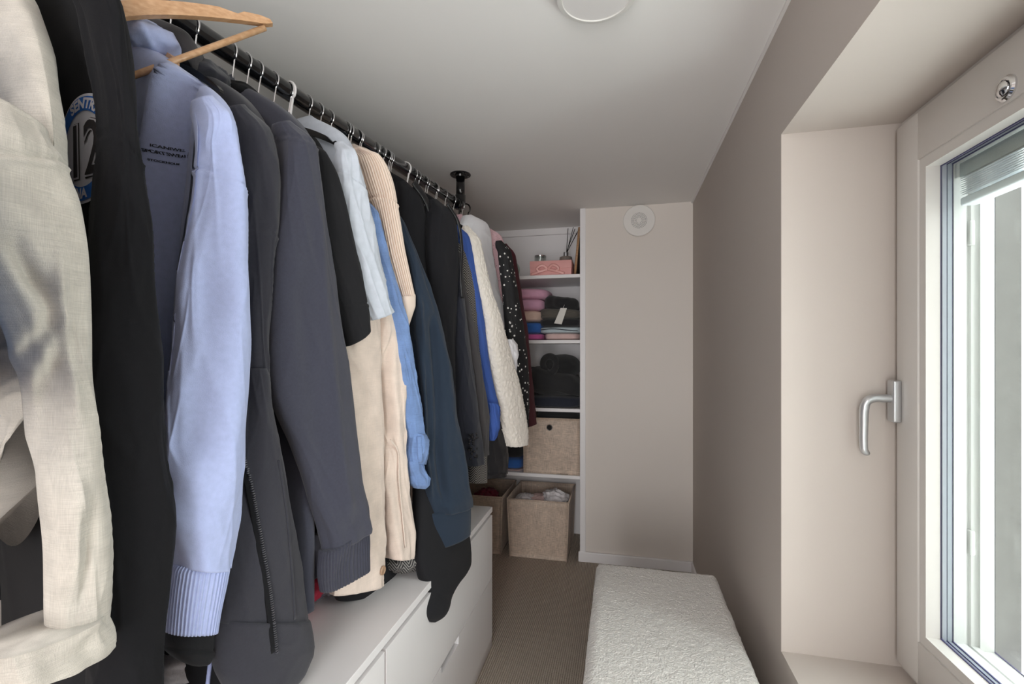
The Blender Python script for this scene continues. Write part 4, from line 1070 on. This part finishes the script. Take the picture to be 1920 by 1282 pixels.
# --- tweed coat
t, pl, c, ap, P = simple('tweed_coat', 'grey herringbone tweed coat', 1.83, M['tweed'], [(800, 362), (840, 395), (860, 430), (880, 465), (885, 560)], (815, -.79), (876, -.53), .72, (905, -.54),
       [(440, 856, 868), (455, 852, 878), (480, 854, 886), (560, 862, 896), (600, 866, 901), (660, 870, 905), (760, 876, 909), (860, 880, 912), (906, 880, 902, 914)])
# --- royal blue shirt
t, pl, c, ap, P = simple('royal_blue_shirt', 'royal blue shirt with rolled cuff beside the black puffer', 1.88, M['royal'], [(835, 396), (852, 408), (872, 430), (886, 450), (892, 520)], (830, -.785), (884, -.53), .95, (915, -.522),
       [(420, 858, 866), (432, 858, 876), (450, 862, 882), (470, 864, 885), (520, 874, 892), (600, 884, 907), (700, 896, 918), (768, 906, 934)])
ap = arm_plane(925, -.495, 20)
tube('rolled_cuff', [(755, 912, 930), (762, 912, 935), (780, 912, 937), (800, 913, 937), (818, 916, 932), (826, 919, 926)], ap, .022, M['royal'], t, nr=40, sm=.8, fold=dict(nf=6, A=.004, fz=6, wr=.004))
# --- puffer
t = cloth_thing('puffer_jacket', 'black quilted puffer jacket with gathered hem', 1.93)
ob, pl, c, fr = body('jacket_body', [(835, 378), (865, 410), (890, 450), (898, 520)], (845, -.78), (894, -.53), .80, .03, M['puffer'], t, ns=80, nr=90, fold=dict(nf=5, A=.005, fz=2), hem_w=.2)
ap = arm_plane(945, -.50, 20)
sl, P = tube('sleeve', [(470, 885, 898), (560, 895, 915), (650, 898, 928), (720, 900, 938), (780, 900, 945), (850, 898, 951), (886, 900, 950)], ap, .035, M['puffer'], t, nr=150, tuck=.022, fold=dict(nf=7, A=.004, fz=3, wr=.004, wrn=12, seam=[(.62, 0, -.006), (.80, 0, -.006), (.42, 0, -.006)]))
tube('elastic_hem', [(880, 900, 951), (897, 900, 892, 949)], ap, .03, M['puffer'], t, nr=14, sm=0, fold=dict(nf=12, A=.004, fz=1, wr=0))
hanger(c[1], 'black', E_dir(pl), 'hanger inside the black puffer jacket')
# --- sherpa
t = cloth_thing('sherpa_jacket', 'cream sherpa teddy jacket', 1.97)
ob, pl, c, fr = body('jacket_body', [(845, 385), (875, 415), (900, 440), (910, 470), (915, 540)], (855, -.775), (908, -.50), .85, .03, M['sherpa'], t, ns=80, nr=90, fold=dict(nf=5, A=.004, fz=1.2), hem_w=.2)
ap = arm_plane(975, -.44, 20)
sl, P = tube('sleeve', [(422, 876, 886), (432, 870, 895), (455, 870, 901), (480, 875, 905), (549, 888, 921), (600, 899, 939), (640, 904, 950), (660, 908, 956), (720, 921, 972), (780, 932, 985), (815, 939, 989), (838, 945, 831, 988)], ap, .04, M['sherpa'], t, nr=260, ns=200, tuck=.022, fold=dict(nf=4, A=.004, fz=1.2, wr=0))
for o_ in (sl,):
    me = o_.data; nv = len(me.vertices); co = np.empty(nv * 3); me.vertices.foreach_get('co', co); co = co.reshape(-1, 3)
    no = np.empty(nv * 3); me.vertices.foreach_get('normal', no); no = no.reshape(-1, 3)
    w = co + .004 * np.stack([noise3(co, 80, 31), noise3(co, 80, 32), noise3(co, 80, 33)], 1)
    co = co + no * (noise3(w, 150, 21) * .0022 + noise3(w, 260, 22) * .0016)[:, None]
    me.vertices.foreach_set('co', co.ravel()); me.update()
hanger(c[1], 'felt', E_dir(pl), 'black hanger inside the cream sherpa jacket')
# --- white shirt
t, pl, c, ap, P = simple('white_shirt', 'white crinkled cotton shirt with gathered sleeve behind the sherpa', 2.01, M['whitecotton'], [(838, 388), (870, 398), (900, 414), (915, 435), (925, 480), (935, 560)], (850, -.77), (912, -.49), .95, (945, -.53),
       [(402, 876, 892), (414, 862, 906), (430, 858, 916), (460, 860, 921), (549, 870, 937), (600, 885, 949), (650, 900, 960)], fold=dict(nf=7, A=.005, fz=2, wr=.003, wrn=12), kind='felt')
ap = arm_plane(960, -.462, 20)
tube('gathered_cuff', [(636, 940, 962), (646, 942, 970), (665, 945, 972), (678, 950, 969), (700, 952, 967), (720, 956, 973)], ap, .03, M['whitecotton'], t, nr=50, sm=1, fold=dict(nf=6, A=.005, fz=5, wr=.004))
# --- pink dotted, polka dot, burgundy
simple('pink_blouse', 'pink blouse with small dark dots behind the white shirt', 2.04, M['pinkdots'], [(850, 392), (880, 412), (900, 436), (908, 490)], (860, -.725), (934, -.47), 1.0, (950, -.535),
       [(426, 910, 924), (436, 908, 936), (450, 908, 943), (500, 915, 949), (600, 925, 956), (700, 940, 965)], kind='felt', hem_w=.13)
simple('polka_dot_blouse', 'black blouse with white polka dots', 2.065, M['polka'], [(860, 396), (888, 420), (908, 445), (915, 490)], (870, -.706), (952, -.45), .85, (985, -.44),
       [(450, 938, 948), (460, 936, 955), (490, 938, 960), (560, 945, 972), (620, 950, 981), (660, 955, 986), (720, 960, 989), (800, 962, 988)], kind='felt', hem_w=.13)
simple('burgundy_dress', 'burgundy dress at the far end of the rail', 2.085, M['burgundy'], [(870, 400), (895, 424), (915, 450), (920, 490)], (880, -.684), (960, -.43), .85, (995, -.45),
       [(456, 946, 957), (468, 944, 963), (500, 946, 969), (560, 952, 979), (620, 958, 989), (660, 962, 994), (720, 968, 1001), (790, 975, 1006), (802, 978, 792, 1006)], kind='felt', hem_w=.13)

# --- hooks of the hangers whose clothes are hidden between the others
NTH = ('first', 'second', 'third', 'fourth', 'fifth', 'sixth', 'seventh', 'eighth', 'ninth', 'tenth', 'eleventh', 'twelfth', 'thirteenth')
kth = 0
for px in (458, 480, 509, 539, 573, 614, 651, 668, 701, 728, 759, 779, 796, 812):
    yq = at_z(px, 92 + (px - 419) * .663, RZ)[1]
    if px == 759:
        hanger(yq, 'white', (1, -.15), 'white plastic hook on the rail above the black blazer', ztop=1.795, half=.12, group=None)
    else:
        hanger(yq, 'black', (1, -.15), 'chrome hook of a hidden garment, ' + NTH[kth] + ' such hook along the rail from the camera', ztop=1.795, half=.12, group='chrome hooks of hidden garments'); kth += 1
# ================================================================== SHELVES in the alcove
SH = [1.662, 1.279, .877, .488]
for z, nm in zip(SH, ('white top shelf in the alcove, with the pink box on it', 'white second shelf, carrying the folded sweaters', 'white third shelf, carrying the black clothes', 'white lowest shelf, carrying the storage box with eyelet')):
    tag(MB().box(XL + .001, -.2365, YE + .002, YA - .001, z - .02, z, .001).build('shelf', M['white']), nm, 'shelf', 'alcove shelves')
def folded(name, label, px, py, Y, depth, z0, m, group, layers=2, e=.35, amp=.004, sc=14, seed=1, cat='clothing', sag=0., tilt=0., parent=None, dy=0., z1=None, side=.45):
    a, b = at_y(px[0], py, Y), at_y(px[1], py, Y)
    V, F = superbox(a[0], b[0], Y + .0, Y + depth, z0, a[2] if z1 is None else z1, e, layers=layers, amp=amp, sc=sc, seed=seed, sag=sag, tilt=tilt, side=side)
    o = link_mesh(name, V, F, m, parent)
    if parent is None: tag(o, label, cat, group)
    return o, a[2]
fm = {k: mat('folded_' + k, c, rough=.9, sheen=.15, bump=.25, bscale=250, bdist=.002, var=.06, vscale=40) for k, c in dict(pink='#dba6bf', pink2='#d3a0bb', beige='#d9bcae', blue='#2f62ad', magenta='#c75c9b', black='#1c1c1e', olive='#57534c', paleblue='#b9c6cc', rose='#d6b8b4', navy='#1d2230', black2='#232325', red='#7d1c34', offwhite='#d6d1d3', lilac='#cfc3cd').items()}
# --- top shelf
z = SH[0]
a, b = at_y(994, 490, 2.80), at_y(1071, 490, 2.80)
box = thing('gift_box', 'pink cardboard gift box with ribbon bow on the top shelf', 'box', ((a[0] + b[0]) / 2, 2.88, z))
pk = mat('pink_card', '#e6a8a4', rough=.6)
MB().box(a[0], b[0], 2.80, 2.96, z, z + .045, .001).build('box_base', pk, box)
MB().box(a[0] - .002, b[0] + .002, 2.798, 2.962, z + .042, a[2], .0015).build('lid', pk, box, True)
rb = mat('pink_satin_ribbon', '#eeb0aa', rough=.35)
cxm = (a[0] + b[0]) / 2 - .015; yb_ = 2.793; zb_ = z + .038
for sgn in (-1, 1):
    loop = smooth_path([(cxm, yb_, zb_), (cxm + sgn * .03, yb_ - .012, zb_ + .022), (cxm + sgn * .062, yb_ - .012, zb_ + .006), (cxm + sgn * .05, yb_ - .006, zb_ - .012), (cxm, yb_, zb_)], 26)
    sweep('bow_loop', loop, .008, rb, box, 8, flat=((0, 1, 0), .25))
    sweep('ribbon_tail', smooth_path([(cxm, yb_, zb_), (cxm + sgn * .05, yb_ - .006, zb_ - .014), (cxm + sgn * .10, yb_ - .004, zb_ - .03)], 12), .008, rb, box, 8, flat=((0, 1, 0), .25))
q = at_y((1013), 480, 2.99)
jar = thing('candle_jar', 'clear glass candle jar behind the pink box', 'jar', (q[0], 2.99, z))
gl = glass('clear_jar_glass', (.93, .95, .94), .12)
MB().lathe([(.034, 0), (.036, .004), (.037, .155), (.0355, .155), (.0345, .006), (.001, .005)], (q[0], 2.99, z), 'z', 40).build('glass', gl, jar, True)
MB().lathe([(.033, .008), (.033, .12), (.001, .12)], (q[0], 2.99, z), 'z', 32).build('wax', mat('candle_wax', '#d8d2c4', rough=.5), jar, True)
MB().lathe([(.0365, .150), (.0378, .152), (.0378, .157), (.0365, .158)], (q[0], 2.99, z), 'z', 40).build('rim', M['chrome'], jar, True)
q = at_y(1061, 480, 2.99)
dif = thing('reed_diffuser', 'taupe bottle with silver neck and black reeds on the top shelf', 'diffuser', (q[0], 2.99, z))
MB().lathe([(.042, 0), (.044, .01), (.044, .105), (.038, .142), (.016, .147), (.014, .15)], (q[0], 2.99, z), 'z', 40).build('bottle', mat('taupe_bottle', '#8f847c', rough=.35), dif, True)
MB().lathe([(.0155, .146), (.0155, .172), (.013, .172), (.001, .166)], (q[0], 2.99, z), 'z', 32).build('neck', M['alu'], dif, True)
MB().box(q[0] - .024, q[0] + .024, 2.9455, 2.9465, z + .055, z + .085).build('bottle_label', mat('grey_label', '#6f665f', rough=.6), dif)
for (px, py) in ((1065, 428), (1075, 426), (1078, 429), (1083, 434), (1082, 437)):
    e_ = at_y(px, py, 3.02); sweep('reed', [(q[0] + random.uniform(-.006, .006), 2.99, z + .155), tuple(e_)], .0022, M['hole'], dif, 6)
fa = at_y(1088, 432, 2.93); fb = at_y(1080, 507, 2.93)
fr_ = thing('picture_frame', 'light wooden frame leaning at the right end of the top shelf', 'frame', (fb[0], 2.95, z))
for (y0, y1) in ((2.86, 2.88), (3.08, 3.10)):
    sweep('frame_bar', [(fb[0], (y0 + y1) / 2, z + .008), (fa[0], (y0 + y1) / 2, fa[2])], .009, M['oak'], fr_, 4)
sweep('frame_bar', [(fa[0], 2.87, fa[2]), (fa[0], 3.09, fa[2])], .009, M['oak'], fr_, 4)
sweep('frame_bar', [(fb[0], 2.87, z + .009), (fb[0], 3.09, z + .009)], .009, M['oak'], fr_, 4)
V = [(fb[0] + .004, 2.87, z + .01), (fb[0] + .004, 3.09, z + .01), (fa[0] + .004, 3.09, fa[2]), (fa[0] + .004, 2.87, fa[2])]
V += [(x + .003, y, zz) for x, y, zz in V]
link_mesh('backing', V, [(0, 1, 2, 3), (7, 6, 5, 4), (0, 4, 5, 1), (1, 5, 6, 2), (2, 6, 7, 3), (3, 7, 4, 0)], mat('frame_backing', '#6b5f55', rough=.8), fr_, False)
q = at_y(958, 483, 2.93)
pl_ = thing('glass_dish', 'pale green glass dish standing behind the burgundy dress', 'dish', (q[0], 2.93, z))
MB().lathe([(.004, .006), (.052, .004), (.058, 0), (.059, -.004), (.056, -.003), (.05, .0), (.004, .001)], (q[0], 2.93, z + .062), 'y', 48).build('dish', glass('pale_green_glass', (.80, .90, .86), .15), pl_, True)
MB().box(q[0] - .03, q[0] + .03, 2.915, 2.945, z, z + .008, .002).build('stand', M['white'], pl_, True)
# --- second shelf: folded sweaters
z = SH[1]; g = 'folded clothes on the second shelf'; lv = z
for (nm, lb, px, py, Y, dp, k, ly, sd, tl) in (
    ('folded_blouse', 'magenta folded blouse at the bottom of the left pile', (955, 1017), 625, 2.80, .3, 'magenta', 2, 11, 0),
    ('folded_t_shirt', 'bright blue folded t-shirt above the magenta blouse', (955, 1017), 603, 2.80, .3, 'blue', 2, 12, 0),
    ('folded_jumper', 'beige folded jumper in the middle of the left pile', (950, 1014), 582, 2.79, .31, 'beige', 2, 13, 0),
    ('folded_sweater', 'dusty pink ribbed sweater folded under the pink one', (950, 1018), 560, 2.79, .31, 'pink2', 1, 14, 0),
    ('folded_sweater', 'pink soft sweater folded on top of the left pile', (950, 1025), 541, 2.80, .3, 'pink', 1, 15, 0)):
    o, zt = folded(nm, lb, px, py, Y, dp, lv, fm[k], g, ly, seed=sd, amp=.005, tilt=tl); lv = zt - .004
lv = z
for (nm, lb, px, py, Y, dp, k, ly, sd, tl) in (
    ('folded_pyjamas', 'rose patterned pyjamas folded at the bottom of the right pile', (1019, 1086), 624, 2.79, .3, 'rose', 2, 21, 0),
    ('folded_pyjamas', 'pale blue pyjamas with dark piping folded above the rose pair', (1009, 1088), 612, 2.785, .3, 'paleblue', 2, 22, 0),
    ('folded_knit', 'plain black knit folded under the striped one', (1009, 1089), 597, 2.79, .3, 'black', 1, 23, 0),
    ('folded_knit', 'grey-brown striped knit folded in the right pile', (1009, 1088), 578, 2.79, .3, 'olive', 3, 24, -.006)):
    o, zt = folded(nm, lb, px, py, Y, dp, lv, fm[k], g, ly, seed=sd, amp=.004, tilt=tl)
    if k == 'paleblue':
        aa, bb_ = at_y(1011, 618, 2.78), at_y(1086, 622, 2.78)
        sweep('piping', smooth_path([(aa[0] + (bb_[0] - aa[0]) * u, 2.784 + .004 * math.sin(u * 9), (lv + zt) / 2 + .006 * math.sin(u * 5)) for u in np.linspace(.04, .96, 8)], 40), .0025, fm['navy'], o, 6)
    lv = zt - .004
o, zt = folded('black_sweater', 'crumpled black sweater with a white tag on top of the right pile', (1016, 1082), 553, 2.79, .28, lv - .01, fm['black'], g, 0, seed=25, amp=.012, e=.6, tilt=-.012, side=.8)
ta, tb_ = at_y(1056, 577, 2.775), at_y(1046, 606, 2.765)
tg = thing('price_tag', 'white paper tag hanging from the black sweater', 'tag', tuple(ta))
dx = .022; V = [(ta[0] - dx * .7, ta[1], ta[2]), (ta[0] + dx, ta[1], ta[2] - .002), (tb_[0] + dx, tb_[1], tb_[2] - .006), (tb_[0] - dx, tb_[1], tb_[2])]
V += [(x, y + .0012, zz) for x, y, zz in V]
link_mesh('paper', V, [(3, 2, 1, 0), (4, 5, 6, 7), (0, 1, 5, 4), (1, 2, 6, 5), (2, 3, 7, 6), (3, 0, 4, 7)], mat('tag_paper', '#dedbd4', rough=.7), tg, False)
sweep('tag_string', [tuple(ta), (ta[0] + .006, ta[1] + .012, ta[2] + .018)], .001, M['white'], tg, 5)
# --- third shelf: black clothes
z = SH[2]; g = 'black clothes on the third shelf'
o, lv = folded('folded_jeans', 'dark navy jeans folded flat at the bottom of the black pile', (985, 1089), 742, 2.775, .3, z, fm['navy'], g, 2, seed=31, amp=.003)
o, l2 = folded('black_trousers', 'black trousers folded over on the dark navy jeans', (990, 1089), 694, 2.79, .3, lv - .004, fm['black2'], g, 1, seed=32, amp=.012, e=.55, tilt=-.035, sc=10)
o, l3 = folded('black_leggings', 'black bundle at the left end of the third shelf', (975, 1003), 690, 2.82, .25, lv - .004, fm['black'], g, 1, seed=36, amp=.008, e=.5)
# hat: dome with rolled brim lying on its side
hA, hB = at_y(1016, 690, 2.88), at_y(1088, 690, 2.88); hc = (hA + hB) / 2; hr_ = (hB[0] - hA[0]) / 2
ht = thing('black_hat', 'black felt hat with rolled brim resting on the black trousers', 'hat', (hc[0], hc[1], l2), g)
V, F = superbox(hA[0] + .01, hB[0], 2.82, 3.06, lv + .10, at_y(1050, 664, 2.86)[2], .85, amp=.006, seed=33, side=.9)
link_mesh('crown', V, F, fm['black'], ht)
br = [(hA[0] + .055 + .04 * math.cos(a_), 2.835 + .015 * math.sin(a_ * 2), lv + .185 + .05 * math.sin(a_)) for a_ in np.linspace(0, 2 * math.pi, 40, endpoint=False)]
sweep('brim', br, .02, fm['black2'], ht, 12, closed=True)
# --- storage boxes
M['boxcloth'] = weave('beige_shimmer_cloth', '#c2ae9d', amt=.4, sx=500, sz=420, bump=.2, slub=.2, rough=.5)
M['boxin'] = mat('box_lining', '#8d7f72', rough=.9)
def storage_box(x0, x1, y0, y1, z0, z1, label, eyelet, flare=.0):
    t = thing('storage_box', label, 'storage box', ((x0 + x1) / 2, (y0 + y1) / 2, z0), 'beige cloth storage boxes')
    w_ = .006; f = flare; n = 14
    def panel(name, p0, p1, q0, q1, nrm, seed):
        """bottom edge p0-p1, top edge q0-q1, thickness along nrm; slightly bowed cloth"""
        V = []; nrm = np.array(nrm, float)
        for k in (0, 1):
            for i in range(n + 1):
                for j in range(n + 1):
                    u, v = i / n, j / n; p = (1 - v) * ((1 - u) * np.array(p0) + u * np.array(p1)) + v * ((1 - u) * np.array(q0) + u * np.array(q1))
                    bow = .004 * math.sin(math.pi * u) * math.sin(math.pi * min(1, v * 1.1)) + .0015 * math.sin(7 * u + seed) * math.sin(9 * v + seed)
                    V.append(p + nrm * (bow - k * w_))
        m_ = (n + 1) ** 2; F = []
        for i in range(n):
            for j in range(n):
                a_ = i * (n + 1) + j; F += [(a_, a_ + n + 1, a_ + n + 2, a_ + 1), (m_ + a_, m_ + a_ + 1, m_ + a_ + n + 2, m_ + a_ + n + 1)]
        for i in range(n):
            for (c0, c1) in ((i, i + 1), (n * (n + 1) + i, n * (n + 1) + i + 1), (i * (n + 1), (i + 1) * (n + 1)), (i * (n + 1) + n, (i + 1) * (n + 1) + n)):
                F.append((c0, c1, m_ + c1, m_ + c0))
        return link_mesh(name, V, F, M['boxcloth'], t)
    A = [(x0, y0), (x1, y0), (x1, y1), (x0, y1)]; Bt = [(x0 - f, y0 - f), (x1 + f, y0 - f), (x1 + f, y1 + f), (x0 - f, y1 + f)]
    nr_ = [(0, -1, 0), (1, 0, 0), (0, 1, 0), (-1, 0, 0)]
    for k, nm in enumerate(('front_panel', 'side_panel', 'back_panel', 'side_panel')):
        a_, b_ = A[k], A[(k + 1) % 4]; c_, d_ = Bt[k], Bt[(k + 1) % 4]
        o = panel(nm, (*a_, z0), (*b_, z0), (*c_, z1), (*d_, z1), nr_[k], k * 2.1)
        if k == 0: fp_ = o
    MB().box(x0, x1, y0, y1, z0, z0 + .006).build('bottom', M['boxin'], t)
    for k in range(4):
        a_, b_ = Bt[k], Bt[(k + 1) % 4]
        sweep('rim_binding', [(*a_, z1), (*b_, z1)], .004, M['boxcloth'], t, 8)
        sweep('corner_piping', [(*A[k], z0), (*Bt[k], z1)], .0028, M['boxcloth'], t, 6)
    if eyelet:
        c = ((x0 + x1) / 2 - .012, y0 - .004, z1 - .052)
        MB().lathe([(.0125, -.001), (.0145, -.004), (.0175, -.004), (.0195, -.0005), (.0195, .001)], c, 'y', 36).build('eyelet', M['chrome'], fp_, True, 'metal eyelet')
        MB().lathe([(.013, -.0012), (.001, -.0014)], c, 'y', 28).build('eyelet_hole', M['hole'], fp_)
    return t
a, b = at_y(982, 783, 2.785), at_y(1088, 783, 2.785)
storage_box(a[0], b[0], 2.785, 3.12, SH[3], a[2], 'beige storage box with metal eyelet on the lowest shelf', True)
o, _ = folded('dark_slab', 'black slab above the storage box on the lowest shelf', (1003, 1088), 769, 2.82, .28, a[2] - .10, fm['black'], 'clothes on the lowest shelf', 0, seed=41, amp=.002)  # plain black slab rising above the rim of the storage box
o, lv = folded('folded_shirt', 'pale pink folded shirt left of the storage box', (930, 980), 878, 2.80, .28, SH[3], fm['rose'], 'clothes on the lowest shelf', 1, seed=42)
o, lv = folded('folded_shirt', 'blue folded shirts stacked left of the storage box', (930, 979), 858, 2.80, .28, lv - .003, fm['blue'], 'clothes on the lowest shelf', 2, seed=43)
o, lv = folded('folded_trousers', 'black trousers on the blue shirts left of the storage box', (925, 979), 830, 2.81, .28, lv - .003, fm['black'], 'clothes on the lowest shelf', 2, seed=44, amp=.006)
# floor boxes
fl_, fr2 = at_z(957, 1040, 0), at_z(1062, 1056, 0)
yf = (fl_[1] + fr2[1]) / 2
zt1 = at_y(960, 934, yf)[2]
storage_box(fl_[0], fr2[0], yf, yf + .36, 0.001, zt1, 'open beige storage box on the floor beside the end wall', False, .012)
nl_, nr2 = at_z(845, 1032, 0), at_z(938, 1040, 0)
storage_box(nr2[0] - .33, nr2[0], yf + .01, yf + .37, 0.001, zt1, 'open beige storage box on the floor, half hidden by the dresser', False, .012)
g = 'crumpled clothes in the floor boxes'
def crumple(name, label, c, r, m, seed, group=g, amp=.35, cat='clothing', sc=None):
    V, F = superbox(c[0] - r[0], c[0] + r[0], c[1] - r[1], c[1] + r[1], c[2] - r[2], c[2] + r[2], 1, n=72, m=48, amp=0, side=1)
    s0 = sc or 1.4 / max(r)
    C = np.array(c); d = V - C; w = V + .3 * min(r) * np.stack([noise3(V, s0 * 1.3, seed + k) for k in (5, 6, 7)], 1)
    f = 1 + amp * ((1 - np.abs(noise3(w, s0 * 2, seed))) ** 2 - .5) + amp * .5 * ((1 - np.abs(noise3(w, s0 * 4.5, seed + 1))) ** 2 - .5) + amp * .4 * noise3(V, s0, seed + 3)
    return tag(link_mesh(name, C + d * f[:, None], F, m), label, cat, group)
bx = (fl_[0] + fr2[0]) / 2
crumple('folded_sheet', 'pale lining cloth filling the right floor box', (bx, yf + .18, zt1 - .10), (.15, .155, .06), fm['lilac'], 51, amp=.12)
crumple('crumpled_shirt', 'crumpled rose shirt in the right floor box', (bx + .0, yf + .13, zt1 - .035), (.09, .08, .03), fm['rose'], 52)
crumple('crumpled_shirt', 'crumpled white shirt bulging from the right floor box', (bx + .085, yf + .11, zt1 - .012), (.075, .08, .045), fm['offwhite'], 53)
crumple('crumpled_shirt', 'crumpled off-white shirt at the left of the right floor box', (bx - .095, yf + .10, zt1 - .032), (.06, .07, .028), fm['offwhite'], 54)
b2 = nr2[0] - .165
crumple('crumpled_blanket', 'dark patterned cloth in the left floor box', (b2, yf + .19, zt1 - .12), (.145, .15, .06), fm['olive'], 55, amp=.15)
crumple('crumpled_pullover', 'dark red pullover in the left floor box', (b2 + .05, yf + .14, zt1 - .045), (.075, .08, .05), fm['red'], 56)
# ================================================================== THINGS ON THE DRESSER under the clothes
g = 'things lying on the white worktop'
q = at_z(600, 1150, DT)
crumple('red_garment', 'crimson garment in clear plastic lying on the worktop', (q[0] - .075, q[1] - .02, DT + .068), (.085, .09, .066), mat('crimson_cloth', '#a51f3c', rough=.8), 61, g, .15)
pb = crumple('plastic_bag', 'clear plastic bag with dark print beside the crimson garment', (q[0] - .04, q[1] + .075, DT + .062), (.06, .07, .06), mat('grey_film', '#8d8a94', rough=.2, spec=.8), 62, g, .3, 'bag')
q = at_z(375, 1262, DT)
crumple('white_t_shirt', 'crumpled white and grey t-shirt on the worktop under the light blue cuff', (q[0] - .02, q[1] + .0, DT + .055), (.10, .09, .05), mat('heather_white', '#c8c6cb', rough=.95, var=.1, vscale=300, bump=.3, bscale=400), 63, g, .3)
q = at_z(180, 1275, DT)
crumple('striped_scarf', 'navy and white striped scarf on the worktop behind the linen cuff', (q[0] - .08, q[1] + .03, DT + .07), (.10, .10, .07), mat('navy_scarf', '#20284a', rough=.6), 64, g, .4)
q = at_z(770, 1095, DT)
crumple('tweed_scarf', 'grey herringbone scarf folded on the worktop behind the cream shirt', (q[0] - .06, q[1] + .09, DT + .045), (.09, .10, .044), M['tweed'], 65, g, .12)
q = at_z(888, 944, DT); bgx, bgy = q[0] - .03, 1.82
bag = thing('cream_bag', 'small cream bag with black opening at the far end of the worktop', 'bag', (bgx, bgy, DT), g)
crm = mat('cream_leather', '#d9d3c8', rough=.45)
V, F = superbox(bgx - .10, bgx + .045, bgy - .05, bgy + .05, DT, DT + .055, .5, amp=.002, seed=71, side=.8); link_mesh('bag_body', V, F, crm, bag)
V, F = superbox(bgx - .085, bgx + .032, bgy - .056, bgy + .01, DT + .012, DT + .045, .7, amp=.001, seed=72, side=.9); link_mesh('opening', V, F, M['hole'], bag, label='black opening')
sweep('drawstring', smooth_path([tuple(at_z(397, 1225, DT + .15)), tuple(at_z(392, 1260, DT + .11)), tuple(at_z(388, 1295, DT + .08))], 12), [.002] * 4 + [.0035] * 8, mat('lavender_cord', '#8f98bf', rough=.7), None, 8)
tag(bpy.data.objects['drawstring'], 'lavender drawstring dangling below the light blue cuff', 'cord')
